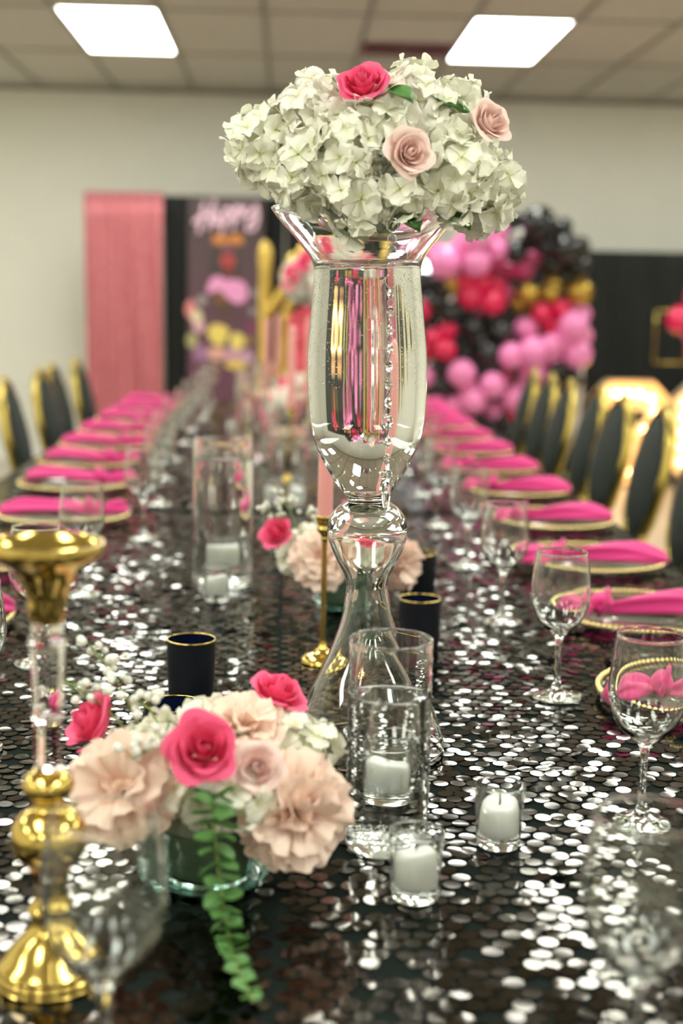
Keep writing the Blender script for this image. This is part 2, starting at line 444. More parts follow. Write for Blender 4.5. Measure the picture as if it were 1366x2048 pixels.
for (nf, sd, ya, yb) in CL:
    xa, xb = (-HW, 0.0) if sd < 0 else (0.0, HW)
    # cloth: top with a short overhang whose hem ripples on the outer side
    b = MB()
    nx, ny = 22, int((yb - ya) / .05)
    outer = xa if sd < 0 else xb
    top = [[(xa + (xb - xa) * i / nx, ya + (yb - ya) * j / ny, TZ + .0004 * sin(i * 1.7 + j * .9)) for j in range(ny + 1)] for i in range(nx + 1)]
    b.grid(top)
    drop = []
    for k in range(6):
        z = TZ - .045 * k
        drop.append([(outer + sd * (.004 + .012 * k / 5 * (1 + sin(j * 1.1)) + .002 * k), ya + (yb - ya) * j / ny, z) for j in range(ny + 1)])
    b.grid(drop if sd > 0 else drop[::-1])
    for ye, sg in ((ya, -1), (yb, 1)):
        if (nf == 'near' and sg > 0) or (nf == 'far' and sg < 0): dd = .02
        else: dd = .22
        b.grid([[(xa + (xb - xa) * i / nx, ye + sg * (.001 + .004 * k), TZ - dd * k / 4) for k in range(5)] for i in range(nx + 1)])
    c = link('tablecloth', b.mesh('tablecloth', M['cloth']))
    tag(c, 'black cloth covered in round sequins on the %s table, %s side of the seam' % (nf, sid[sd]), 'tablecloth', 'black sequin tablecloths')
    x, y, z, tx, ty = sequin_set(xa, xb, ya, yb)
    single = np.zeros(x.size, bool)
    if nf == 'near':
        vis = np.where(in_frame(x, y))[0]
        vis = vis[np.argsort(y[vis])][:300]
        single[vis] = True
        for i in vis:
            q = Vector((-tx[i], -ty[i], 1)).normalized().to_track_quat('Z', 'Y')
            link('sequin', one_seq[i % 4], c, (x[i], y[i], z[i]), q @ Quaternion((0, 0, 1), random.random() * 6.28))
    rest = ~single
    Vs, Fs = [], []; off = 0
    for nmask, n in (((y < 2.2), 14), ((y >= 2.2), 8)):
        mk = rest & nmask
        if mk.sum() == 0: continue
        V, F = disc_arrays(x[mk], y[mk], z[mk], tx[mk], ty[mk], n)
        Vs.append(V); Fs.append(F + off); off += len(V)
    s = link('sequin_layer', mesh_from_arrays('sequin_layer', np.concatenate(Vs), np.concatenate(Fs), M['sequin']), c)
    tag(s, kind='stuff')

GZ = .7605   # level on which things stand

# ------------------------------------------------------------------ wine glasses
foot_p = crom([(.0335, 0.0004), (.0352, .0016), (.0335, .0034), (.021, .0062), (.0095, .0125), (.0052, .022)], 5)
foot_p = [(0, 0.0), (.02, 0.0)] + foot_p
stem_p = crom([(.0052, .022), (.0042, .038), (.004, .058), (.0044, .075), (.0066, .087), (.013, .0945)], 4)
bowl_p = crom([(.013, .0945), (.027, .1055), (.0365, .122), (.0412, .141), (.0414, .158), (.0392, .182), (.0358, .2080)], 6)
bowl_p += [(.0352 + .0008 * cos(q), .2086 + .0008 * sin(q)) for q in np.linspace(0, pi, 9)] + crom([(.0346, .2080), (.0380, .182), (.0401, .158), (.0399, .141), (.0353, .1235), (.026, .108), (.012, .098), (0, .0955)], 6)
gl = thing('wine_glass', (0, 0, GZ), 'x', 'wine glass', 'wine glasses at the place settings')
link('foot', MB().lathe(foot_p, 56).mesh('foot', M['glass']), gl)
link('stem', MB().lathe(stem_p, 28).mesh('stem', M['glass']), gl)
link('bowl', MB().lathe(bowl_p, 64).mesh('bowl', M['glass']), gl)
right_g = [(.250, .862), (.386, 1.362), (.388, 1.826), (.381, 2.271), (.385, 2.76), (.38, 3.27), (.39, 3.80), (.385, 4.30), (.38, 4.80), (.39, 5.30), (.38, 5.80), (.38, 6.30), (.38, 6.80)]
left_g = [(-.118, .858), (-.372, 1.591), (-.365, 1.981), (-.368, 2.457), (-.318, 3.046), (-.33, 3.56), (-.36, 4.06), (-.37, 4.56), (-.37, 5.06), (-.38, 5.56), (-.37, 6.06), (-.38, 6.56), (-.38, 6.98)]
first = True
for L, sd in ((right_g, 1), (left_g, -1)):
    for i, (x, y) in enumerate(L):
        g = gl if first else dup(gl); first = False
        g.location = (x, y, GZ); g.rotation_euler = (random.uniform(-.006, .006), random.uniform(-.006, .006), random.random() * 6)
        g['label'] = 'empty stemmed wine glass, %s from camera in the row on %s side' % (ORD[i], sid[sd])
lb = {0: 'large blurred wine glass at the very front in line with the votives'}
# ------------------------------------------------------------------ chargers and napkins
cp = [(0, .004), (.05, .004), (.095, .004), (.118, .009), (.150, .0125), (.160, .013), (.1605, .0145), (.159, .0155), (.149, .015), (.117, .0115), (.094, .0066), (0, .0066)]
cp = [(r, z - .004) for r, z in cp]
ch = thing('charger_plate', (0, 0, GZ), 'x', 'charger plate', 'clear beaded charger plates')
link('plate', MB().lathe(cp, 72).mesh('plate', M['charger']), ch)
bm_ = MB()
NB = 96
for i in range(NB):
    a = 2 * pi * i / NB
    bm_.sphere((.158 * cos(a), .158 * sin(a), .0145), .0048, 8, 6)
tag(link('bead_rim', bm_.mesh('bead_rim', M['gold_bead']), ch), label='gold beads around the rim', kind='stuff')

def cloth_tail(L, w0, w1, seed, lift=.02, bendy=0.0):
    """A soft rolled length of cloth from the knot outwards along +x, with lengthwise folds."""
    rr = random.Random(seed)
    n, s = 26, 28
    pts = []
    ph = [rr.random() * 6 for _ in range(4)]
    for i in range(n + 1):
        t = i / n
        w = w0 + (w1 - w0) * (t ** .7) if t < .75 else (w0 + (w1 - w0) * (.75 ** .7)) * (1 - .55 * ((t - .75) / .25) ** 1.6)
        h = .58 * w * (1 - .40 * t) + .004
        row = []
        for j in range(s):
            a = 2 * pi * j / s
            f = 1 + .20 * sin(3 * a + ph[0] + 2.2 * t) + .15 * sin(5 * a + ph[1] - 3 * t) + .05 * sin(8 * a + ph[2])
            yy = w * cos(a) * f; zz = h * sin(a) * f
            row.append((L * t, yy + bendy * t * t + .004 * sin(6 * t + ph[3]), max(zz + h * .8 + lift * sin(pi * t * .9) * .6, .001 + .0008 * (j % 3))))
        row.append(row[0]); pts.append(row)
    m = MB().grid(pts)
    m.f.append(tuple(n * (s + 1) + j for j in range(s))[::-1]); m.mi.append(0)
    return m
nap = thing('napkin', (0, 0, 0), 'x', 'napkin', 'hot pink knotted napkins')
link('tail', cloth_tail(.215, .011, .040, 3, .012, -.01).mesh('tail', M['napkin']), nap, (.012, 0, 0), (0, 0, .04))
link('tail', cloth_tail(.080, .010, .036, 8, .004, .02).mesh('tail', M['napkin']), nap, (-.012, 0, 0), (0, 0, pi + .35))
kb = MB(); kp = []
for i in range(15):
    th_ = pi * i / 14; row = []
    for j in range(33):
        ph_ = 2 * pi * j / 32
        f = 1 + .10 * sin(4 * ph_ + 2.5 * th_) + .06 * sin(7 * ph_ - 3 * th_ + 1)
        row.append((.021 * cos(th_) * (1 + .08 * sin(3 * ph_)), .025 * sin(th_) * cos(ph_) * f, .0185 + .0185 * sin(th_) * sin(ph_) * f))
    kp.append(row)
kb.grid([r[::-1] for r in kp])
bp = []
for i in range(20):
    a = 2 * pi * i / 20
    bp.append((.004 + .007 * sin(a + .6), .024 * cos(a), .0195 + .0190 * sin(a)))
kb.tube(bp, [.0075 + .002 * sin(3 * i) for i in range(20)], 10, closed=True, flat=.6)
link('knot', kb.mesh('knot', M['napkin']), nap)
first = True
for L, sd in ((right_c, 1), (left_c, -1)):
    for i, (x, y) in enumerate(L):
        c = ch if first else dup(ch); n_ = nap if first else dup(nap); first = False
        c.location = (x, y, GZ); c.rotation_euler = (0, 0, random.random())
        a = random.uniform(-.18, .18)
        if sd > 0: ang = -.12 + a * .6; px = x - .075
        else: ang = pi - .10 + a; px = x + .075
        n_.location = (px, y + random.uniform(-.015, .015) - (.02 if sd > 0 else -.0), GZ + .0125)
        n_.rotation_euler = (0, 0, ang)
        c['label'] = 'clear charger plate with gold beaded rim, %s from the camera on the %s side' % (ORD[i], sid[sd])
        n_['label'] = 'hot pink knotted cloth napkin on the %s charger from the camera, %s side' % (ORD[i], sid[sd])

# ------------------------------------------------------------------ chairs
def make_chair():
    t = thing('dining_chair', (0, 0, 0), 'x', 'chair', 'black and gold oval-back chairs')
    # local: faces +x, seat centre over the origin
    b = MB(); pts = []
    for i in range(9):
        z = [.0, .004, .012, .035, .05, .058, .062, .063, .063][i]; k = [.86, .93, .98, 1, .985, .94, .8, .4, .02][i]
        row = []
        for j in range(33):
            a = 2 * pi * j / 32; ca, sa = cos(a), sin(a)
            e = (abs(ca) ** 3.2 + abs(sa) ** 3.2) ** (-1 / 3.2)
            row.append((.215 * k * ca * e, .195 * k * sa * e * (1 + .06 * ca), .43 + z))
        pts.append(row)
    b.grid([r[::-1] for r in pts])
    link('seat', b.mesh('seat', M['velvet']), t)
    b = MB(); path = []
    for j in range(32):
        a = 2 * pi * j / 32; ca, sa = cos(a), sin(a); e = (abs(ca) ** 3.2 + abs(sa) ** 3.2) ** (-1 / 3.2)
        path.append((.215 * ca * e, .195 * sa * e * (1 + .06 * ca), .418))
    b.tube(path, .018, 8, closed=True)
    link('seat_frame', b.mesh('seat_frame', M['gold_frame']), t)
    T = Matrix.Translation((-.255, 0, .735)) @ Matrix.Rotation(-.20, 4, 'Y')
    HWD, HH = .19, .225
    b = MB(); b.tube([(0, HWD * cos(2 * pi * j / 40), HH * sin(2 * pi * j / 40)) for j in range(40)], [.0165 + .003 * (j % 4 == 0) for j in range(40)], 10, closed=True, T=T)
    b.sphere((0, 0, HH + .012), .026, 12, 8, T=T, sc=(.6, 1.5, .8))
    link('back_frame', b.mesh('back_frame', M['gold_frame']), t)
    b = MB()
    b.sphere((0, 0, 0), 1, 32, 16, T=T @ Matrix.Diagonal((.042, HWD * .965, HH * .965, 1)))
    link('back_cushion', b.mesh('back_cushion', M['velvet']), t)
    for sy in (-1, 1):
        b = MB(); b.tube([(-.20, sy * .13, .42), (-.213, sy * .135, .50), (-.222, sy * .125, .565)], [.015, .012, .014], 8)
        link('back_post', b.mesh('back_post', M['gold_frame']), t)
        b = MB(); b.tube([(.185, sy * .185, .42), (.19, sy * .19, .38), (.19, sy * .19, .2), (.19, sy * .19, 0.0)], [.024, .021, .015, .010], 10)
        link('leg', b.mesh('leg', M['gold_frame']), t)
        b = MB(); b.tube([(-.185, sy * .17, .42), (-.19, sy * .175, .38), (-.22, sy * .18, .2), (-.26, sy * .185, 0.0)], [.024, .021, .015, .010], 10)
        link('leg', b.mesh('leg', M['gold_frame']), t)
    return t
chair0 = make_chair(); first = True
for sd, x, yl in ((1, .955, [2.95, 3.45, 3.93, 4.46, 4.93, 5.38, 5.84, 6.30, 6.74]), (-1, -.80, [4.55, 5.38, 6.05, 6.50, 7.1])):
    for i, y in enumerate(yl):
        c = chair0 if first else dup(chair0); first = False
        c.location = (x + random.uniform(-.015, .015), y, 0); c.rotation_euler = (0, 0, (pi if sd > 0 else 0) + random.uniform(-.05, .05))
        c['label'] = 'black velvet oval-back chair with gold frame, %s from the camera on the %s side' % (ORD[i], sid[sd])

# ------------------------------------------------------------------ cylinder vases with water
def cylinder_vase(x, y, r, h, wl, label):
    t = thing('cylinder_vase', (x, y, GZ), label, 'vase', 'clear glass cylinder vases')
    ri = r - .0028; bt = .012
    p = [(0, 0.0), (r * .8, 0.0), (r - .003, .0004), (r - .0008, .002), (r, .005), (r, h * .25), (r, h * .5), (r, h * .75), (r, h - .004)] + [(r - .0014 + .0017 * cos(q), h - .0017 + .0017 * sin(q)) for q in np.linspace(0, pi, 11)] + [(ri, h - .004), (ri, h - .02), (ri, wl)]
    link('body', MB().lathe(p, 80).mesh('body', M['glass'], True, 60), t)
    w = MB()
    w.lathe([(0, bt), (ri * .6, bt), (ri - .006, bt + .0005), (ri - .0015, bt + .0025), (ri, bt + .007), (ri, wl * .5), (ri, wl)], 80, 0)
    w.lathe([(ri, wl), (ri - .001, wl - .0012), (ri - .0035, wl - .002), (ri * .6, wl - .0022), (0, wl - .0022)], 80, 1)
    link('water', w.mesh('water', [M['water_side'], M['water_top']], True, 60), t)
    return t
def bubbles(parent, n, rfun, z0, z1, seed, power=1.0, arc=(0, 6.283), sz=(.00025, .0007)):
    rr = random.Random(seed); b = MB()
    for _ in range(n):
        z = z0 + (z1 - z0) * rr.random() ** power; a = rr.uniform(*arc); s = rr.uniform(*sz); r = rfun(z) - s * 1.1
        b.sphere((r * cos(a), r * sin(a), z), s, 6, 4)
    tag(link('bubble_layer', b.mesh('bubble_layer', M['bubble']), parent), label='tiny air bubbles clinging inside the glass', kind='stuff')
cv = cylinder_vase(.109, 1.305, .042, .217, .160, 'front clear cylinder vase, part filled with water, behind two small votives')
bubbles(cv, 260, lambda z: .0392, .02, .158, 4, .8, (3.4, 6.0))
rr = random.Random(9); b = MB()
for _ in range(500):
    r = .036 * math.sqrt(rr.random()); a = rr.random() * 6.283
    b.sphere((r * cos(a), r * sin(a), .0135 + rr.random() ** 3 * .006), rr.uniform(.0003, .0008), 6, 4)
tag(link('bubble_layer', b.mesh('bubble_layer', M['bubble']), cv), label='bubbles on the vase floor', kind='stuff')
cylinder_vase(-.116, 2.566, .0575, .284, .245, 'tall wide cylinder vase of water beside a single votive')
cylinder_vase(.012, 3.69, .055, .20, .16, 'short cylinder vase just past the seam between the tables')
for i, (x, y, h) in enumerate([(-.11, 4.6, .28), (.09, 5.05, .22), (-.08, 5.7, .28), (-.17, 6.25, .22)]):
    cylinder_vase(x, y, .055, h, h * .75, 'blurred cylinder vase of water on the far table, %s from the camera' % ORD[i])

# ------------------------------------------------------------------ votives with candles
vp = [(0, 0.0), (.017, 0.0)] + crom([(.0205, .0006), (.0222, .0035), (.0232, .018), (.0246, .042), (.0262, .0635)], 4) + [(.0251 + .0011 * cos(q), .0641 + .0011 * sin(q)) for q in np.linspace(.1, pi, 9)] + crom([(.0240, .063), (.0229, .042), (.0217, .020), (.0205, .0135), (.018, .0115)], 4) + [(0, .0112)]
vme = MB().lathe(vp, 56).mesh('glass_cup', M['glass'], True, 70)
def candle_mesh(seed):
    rr = random.Random(seed); pts = []
    prof = [(0, 0), (.0170, 0), (.0192, .001), (.0199, .004), (.0203, .015), (.0206, .026), (.0200, .0325), (.018, .0345), (.012, .0338), (.006, .0330), (0, .0328)]
    n = 40; ph = rr.random() * 6
    for r, z in prof:
        row = []
        for j in range(n + 1):
            a = 2 * pi * j / n
            k = max(0, (z - .02) / .015)
            zz = z + k * (.0035 * cos(a - ph) + .0012 * sin(3 * a + ph)); rrr = r * (1 - .05 * k * (1 + cos(2 * a + ph)) - .12 * k * max(0, cos(a - ph - 2.4)) ** 6)
            row.append((rrr * cos(a), rrr * sin(a), zz))
        pts.append(row)
    return MB().grid([r[::-1] for r in pts]).mesh('candle', M['wax'])
wickme = MB().tube([(0, 0, .032), (.0004, 0, .038), (-.0004, .0003, .0435)], [.0008, .0008, .0006], 6).mesh('wick', M['wick'])
vl = [(.127, 1.183, 'small clear votive cup nearest the camera, in front of the cylinder vase', 'white candle in the votive in front of the cylinder vase'),
      (.224, 1.305, 'small clear votive cup standing apart on the bare sequins beside the cylinder vase', 'white candle in the votive standing apart on the sequins'),
      (.121, 1.448, 'clear votive cup close behind the front cylinder vase, seen through its water', 'white candle seen through the water of the front cylinder vase'),
      (-.120, 2.42, 'clear votive cup in front of the tall wide cylinder vase', 'white candle in front of the tall wide cylinder vase'),
      (-.124, 2.74, 'clear votive cup behind the tall wide cylinder vase', 'white candle seen through the tall wide cylinder vase'),
      (.035, 3.60, 'clear votive cup in front of the short cylinder vase', 'white candle in front of the short cylinder vase'),
      (-.03, 3.60, 'clear votive cup beside the short cylinder vase', 'white candle beside the short cylinder vase')]
for i, (x, y) in enumerate([(-.12, 4.45), (.16, 4.4), (.02, 4.95), (-.21, 5.45), (.14, 5.6), (.0, 6.1), (-.14, 6.5)]):
    vl.append((x, y, 'blurred clear votive cup on the far table, %s from the camera' % ORD[i], 'white candle in the %s votive from the camera on the far table' % ORD[i]))
for i, (x, y, l1, l2) in enumerate(vl):
    v = thing('votive_cup', (x, y, GZ), l1, 'votive', 'clear glass votive cups'); link('glass_cup', vme, v)
    k = link('votive_candle', candle_mesh(20 + i), None, (x, y, GZ + .0116)); tag(k, l2, 'candle', 'white votive candles')
    link('wick', wickme, k)

# dark cups with a gold rim
dk_out = [(0, 0), (.029, 0), (.0315, .001), (.0325, .004), (.0332, .04), (.034, .0765)]
dk_in = [(.034, .0765), (.0325, .0765), (.0318, .04), (.031, .006), (0, .005)]
do = MB().lathe(dk_out, 56).mesh('cup', M['navy'], True, 50); di = MB().lathe(dk_in, 56).mesh('inner_wall', M['navy_in'], True, 50)
dr = MB().tube([(.0333 * cos(2 * pi * j / 56), .0333 * sin(2 * pi * j / 56), .0768) for j in range(56)], .0012, 8, closed=True).mesh('rim', M['gold'])
for (x, y, l) in [(-.126, 1.838, 'matte navy-black cup with gold rim standing alone behind the front flowers'), (-.126, 1.534, 'matte navy-black cup half hidden behind the front flowers'),
                  (.221, 2.111, 'matte navy-black cup with gold rim just behind the tall trumpet vase foot'), (.257, 2.504, 'matte navy-black cup beside the second flower arrangement'),
                  (.02, 4.2, 'small dark cup on the far table behind the short cylinder vase'), (.19, 3.28, 'small dark cup by the table seam behind the trumpet vase')]:
    d = thing('candle_cup', (x, y, GZ), l, 'candle cup', 'navy cups with gold rims')
    link('cup', do, d); link('inner_wall', di, d); tag(link('rim', dr, d), label='thin gold rim')

# ------------------------------------------------------------------ gold candle holders
def pillar_stand():
    t = thing('candle_holder', (-.186, 1.038, GZ), 'tall gold candle holder with clear acrylic stem at the near table edge', 'candle holder', rot=(0, .008, 0))
    t['group'] = 'gold candle holders'
    top = [(.0125, .296), (.0145, .300), (.0150, .312), (.0175, .322), (.0215, .328), (.0225, .334), (.030, .341), (.0405, .3475), (.0445, .351), (.0455, .356), (.0445, .3595), (.0430, .3595), (.040, .353), (.022, .345), (0, .344)]
    link('candle_dish', MB().lathe([(0, .296)] + top, 64).mesh('candle_dish', M['gold'], True, 50), t)
    ac = [(0, .176), (.0105, .176), (.0108, .180), (.0110, .215), (.0125, .218), (.0125, .222), (.0112, .225), (.0135, .274), (.0150, .277), (.0150, .282), (.0128, .285), (.0135, .295), (0, .2955)]
    link('stem', MB().lathe(ac, 10).mesh('stem', M['acrylic'], False), t)
    lo = [(0, 0), (.041, 0), (.0435, .002), (.0435, .006), (.0415, .009), (.0415, .012), (.038, .016), (.030, .026), (.021, .036), (.0155, .045), (.0145, .052), (.0175, .057), (.0145, .062), (.0112, .070), (.0115, .080), (.0135, .088), (.0155, .092)]
    link('base', MB().lathe(crom(lo, 3), 64).mesh('base', M['gold'], True, 60), t)
    b2 = [(.0125, .092)] + [(.0305 * sin(a) ** .9 if sin(a) > 0 else 0, .1185 - .0265 * cos(a)) for a in np.linspace(.42, 2.72, 22)] + [(.011, .1455), (.0115, .148)]
    link('knop', MB().lathe([(0, .092)] + b2, 64).mesh('knop', M['gold'], True, 60), t)
    b3 = [(.0105, .147)] + [(.0208 * sin(a), .162 - .0142 * cos(a)) for a in np.linspace(.5, 2.6, 16)] + [(.0115, .1755), (0, .176)]
    link('knop', MB().lathe(b3, 64).mesh('knop', M['gold'], True, 60), t)
pillar_stand()
def taper(x, y, label, l2, h=.225, ch_=.255, lean=0.0):
    t = thing('candlestick', (x, y, GZ), label, 'candlestick', 'thin gold taper candlesticks')
    link('base', MB().lathe(crom([(0, 0), (.031, 0), (.033, .002), (.032, .005), (.026, .010), (.014, .015), (.008, .021), (.0062, .025)], 3), 48).mesh('base', M['gold'], True, 60), t)
    link('stem', MB().lathe(crom([(.0062, .025), (.0048, .035), (.0044, h * .5), (.0044, h - .04), (.006, h - .035), (.0052, h - .031), (.0085, h - .026)], 3), 24).mesh('stem', M['gold']), t)
    link('cup', MB().lathe(crom([(0, h - .027), (.0085, h - .026), (.0125, h - .02), (.0105, h - .014), (.0128, h - .006), (.0138, h), (.0122, h), (.0118, h - .012), (0, h - .012)], 3), 36).mesh('cup', M['gold'], True, 60), t)
    c = link('taper_candle', MB().lathe([(0, 0), (.0112, 0), (.0115, .02), (.0108, ch_ - .02), (.0085, ch_ - .006), (.004, ch_), (0, ch_)], 32).mesh('taper_candle', M['wax_pink'], True, 60), None, (x, y, GZ + h - .0118), (0, lean, 0))
    tag(c, l2, 'candle', 'pink taper candles')
    link('wick', MB().tube([(0, 0, ch_ - .001), (.001, 0, ch_ + .010)], .0008, 6).mesh('wick', M['wick']), c)
taper(.063, 2.01, 'thin gold taper candlestick just behind the trumpet vase', 'pink taper candle rising behind the trumpet vase')
for i, (x, y) in enumerate([(.02, 4.05), (-.07, 5.25), (.10, 5.9), (-.04, 6.75), (.16, 6.9)]):
    taper(x, y, 'blurred gold candlestick on the far table, %s from the camera' % ORD[i], 'pink taper candle in the %s candlestick from the camera, far table' % ORD[i])

# ------------------------------------------------------------------ trumpet vase
VX, VY = .108, 1.61
LEAN = -.022
tv = thing('trumpet_vase', (VX, VY, GZ), 'tall clear glass trumpet vase of water carrying the white bouquet', 'vase', 'tall trumpet vases', rot=(0, LEAN, 0))
up_o = crom([(.0248, .3125), (.027, .317), (.038, .331), (.0505, .352), (.0618, .377), (.0682, .402), (.0709, .443), (.0709, .478), (.0697, .502), (.0655, .549), (.0632, .576), (.0655, .594), (.0826, .618), (.1029, .641), (.1121, .6535)], 6)
WL = .591
def inner_r(z):
    pts = [(z_, r_) for r_, z_ in up_o]
    return float(np.interp(z, [p[0] for p in pts], [p[1] for p in pts])) - .0030
rimp = [(.1110 + .0014 * cos(q), .6548 + .0014 * sin(q)) for q in np.linspace(0, pi, 9)]
inn_dry = [(.1095, .6535)] + [(inner_r(z), z) for z in (.648, .641, .632, .624, .616, .608, .601, .596, WL)]
foot_in = crom([(.0, .300), (.012, .2995), (.026, .2965), (.036, .289), (.0425, .2795), (.0453, .271), (.0440, .259), (.0345, .236), (.0252, .218), (.0226, .203), (.0252, .184), (.0308, .157), (.0458, .118), (.0658, .078), (.0815, .043), (.0905, .015), (.0925, .0012)], 4)
foot_out = [(.0932, 0.0), (.0942, .0004)] + crom([(.0948, .002), (.0932, .015), (.0842, .043), (.0685, .078), (.0486, .118), (.0337, .157), (.0281, .184), (.0256, .205), (.028, .218), (.0371, .236), (.0467, .259), (.0485, .275), (.046, .289), (.0369, .301), (.0290, .3065), (.0250, .309), (.0246, .3110), (.0248, .3125)], 4)
link('foot', MB().lathe(foot_in + foot_out, 96).mesh('foot', M['glass']), tv)
link('body', MB().lathe(up_o + rimp + inn_dry, 96).mesh('body', M['glass']), tv)
wi = [(0, .3195), (.012, .3200), (.022, .3240)] + [(inner_r(z), z) for z in np.linspace(.331, WL, 46)]
w = MB(); w.lathe(wi, 96, 0)
ri = inner_r(WL)
w.lathe([(ri, WL), (ri - .0008, WL - .0012), (ri - .003, WL - .002), (ri * .6, WL - .0022), (0, WL - .0022)], 96, 1)
link('water', w.mesh('water', [M['water_side'], M['water_top']], True, 60), tv)
bubbles(tv, 1500, inner_r, .445, .582, 2, .75, (3.3, 6.1), (.00025, .0007))
# shallow clear liner dish set in the mouth, holding the flowers
ld = thing('flower_dish', (VX - .004, VY, GZ + .617), 'clear shallow glass dish set tilted in the mouth of the trumpet vase', 'dish', rot=(0, .055 + LEAN, 0))
lo_ = crom([(0, 0), (.03, .002), (.055, .009), (.078, .024), (.096, .048), (.112, .078), (.119, .092)], 4)
li_ = [(.1188, .0935), (.1176, .0935)] + crom([(.1170, .092), (.110, .079), (.094, .0495), (.076, .026), (.054, .0113), (.03, .0044), (0, .0024)], 4)
link('dish_body', MB().lathe(lo_ + li_, 80).mesh('dish_body', M['glass']), ld)
# crystal strands hanging from the rim
def bead_mesh(r):
    p = [(0, -r), (r * .62, -r * .72), (r, -r * .18), (r, r * .18), (r * .62, r * .72), (0, r)]
    return MB().lathe([(a, b) for a, b in p], 8).mesh('bead', M['crystal'], False)
bs, bb = bead_mesh(.0062), bead_mesh(.0088)
ring_me = MB().tube([(.0048 * cos(2 * pi * j / 20), 0, .0048 * sin(2 * pi * j / 20)) for j in range(20)], .00035, 6, closed=True).mesh('ring', mat('wire', (.8, .78, .72), .2, 1.0))
rlong = MB().tube([(.0062 * cos(2 * pi * j / 24), 0, .0075 * sin(2 * pi * j / 24)) for j in range(24)], .00035, 6, closed=True).mesh('ring', bpy.data.materials['wire'])
pend = MB().lathe([(0, -.034), (.0028, -.028), (.0052, -.012), (.0048, -.004), (.0024, 0), (0, .001)], 8).mesh('pendant', M['crystal'], False)
conn = MB().lathe([(0, -.006), (.0055, -.004), (.007, 0), (.0055, .004), (0, .006)], 8).mesh('bead', M['crystal'], False)
def strand(x, y, ztop, label, n=10):
    t = thing('crystal_strand', (x, y, 0), label, 'bead strand', 'hanging crystal strands')
    z = ztop
    for i in range(5):
        link('ring', rlong if i % 2 == 0 else ring_me, t, (0, 0, z - .008)); z -= .0150
    for i in range(n):
        big = (i == n - 3)
        r = .0088 if big else .0066
        z -= r
        link('bead', bb if big else bs, t, (0, 0, z), (0, 0, .3 * i), (.72, .72, 1.06)); z -= r + .0032
        link('ring', ring_me, t, (0, 0, z), (0, 0, (i % 2) * 1.2), .75); z -= .0034
    link('bead', conn, t, (0, 0, z - .004)); z -= .011
    link('pendant', pend, t, (0, 0, z - .001))
strand(.1145, 1.492, 1.398, 'front strand of crystal beads ending in a drop, hanging before the trumpet vase')
strand(.150, 1.724, 1.398, 'rear strand of crystal beads seen through the water of the trumpet vase', 9)

# ------------------------------------------------------------------ flowers
def floret_mesh(seed, m, nu=7, nv=6, joined=None):
    rr = random.Random(seed); b = joined[0] if joined else MB(); T0 = joined[1] if joined else None
    for k in range(4):
        L = .0182 * rr.uniform(.88, 1.12); W = .0122 * rr.uniform(.92, 1.12)
        lift = rr.uniform(.15, .95); tip = rr.uniform(-.9, .3); ph = rr.random() * 6; tw = rr.uniform(-.35, .35)
        T = Matrix.Rotation(k * pi / 2 + rr.uniform(-.2, .2), 4, 'Z')
        pts = []
        for i in range(nu + 1):
            v = i / nu; row = []
            wv = W * (max(0.0, 1 - abs((v - .60) / .62) ** 2.6)) ** .5 * (.30 + .70 * min(1, v * 1.8)) if v < .999 else W * .55
            for j in range(nv + 1):
                u = j / nv * 2 - 1
                vv = v * (1 - .20 * u * u * v)
                x = L * (.06 + vv); y = wv * u
                z = L * (lift * vv - .5 * (lift - tip) * vv * vv) + .0028 * u * u + .0020 * sin(4.2 * u + ph) * v + .0010 * sin(8 * v + 3 * u + ph) * v + tw * y * v
                row.append((x, y, z))
            pts.append(row)
        b.grid(pts, 0, (T0 @ T) if T0 is not None else T)
    return None if joined else b.mesh('floret', m)
FL = [floret_mesh(100 + i, M['hyd']) for i in range(7)]
FLW = [floret_mesh(200 + i, M['hyd2']) for i in range(5)]
core_me = MB().sphere((0, 0, 0), 1, 14, 10).mesh('hydrangea', M['hydcore'])
def fib_dirs(n, zmin, rr):
    out = []; N = int(n * 2 / (1 - zmin)) + 1
    for i in range(N):
        z = 1 - 2 * (i + .5) / N
        if z < zmin: continue
        a = i * 2.399963 + rr.uniform(-.2, .2)
        s = math.sqrt(max(0, 1 - z * z)); out.append(Vector((s * cos(a), s * sin(a), z)))
    return out
def hydrangea(parent, c, r, out, seed, warm=False, dens=1.0, zmin=-.35, label=None):
    """One mop head: a core and a dome of florets looking outwards; `out` is the way the head faces."""
    rr = random.Random(seed)
    q = facing(out)
    h = link('hydrangea', core_me, parent, c, q, r * .66)
    if label: h['label'] = label
    n = max(5, int(dens * 5.6 * (r / .0165) ** 2 * .62 * (1 - zmin) / 1.35))
    for d in fib_dirs(n, zmin, rr):
        d = (d + Vector((rr.uniform(-.12, .12), rr.uniform(-.12, .12), rr.uniform(-.12, .12)))).normalized()
        p = d * (r * rr.uniform(.72, 1.0) / (r * .66))
        dd = (d + Vector((rr.uniform(-.42, .42), rr.uniform(-.42, .42), rr.uniform(-.42, .42)))).normalized()
        s = rr.uniform(.85, 1.2) / (r * .66)
        link('floret', rr.choice(FLW if warm else FL), h, p, facing(dd, rr.random() * 6), s)
    return h
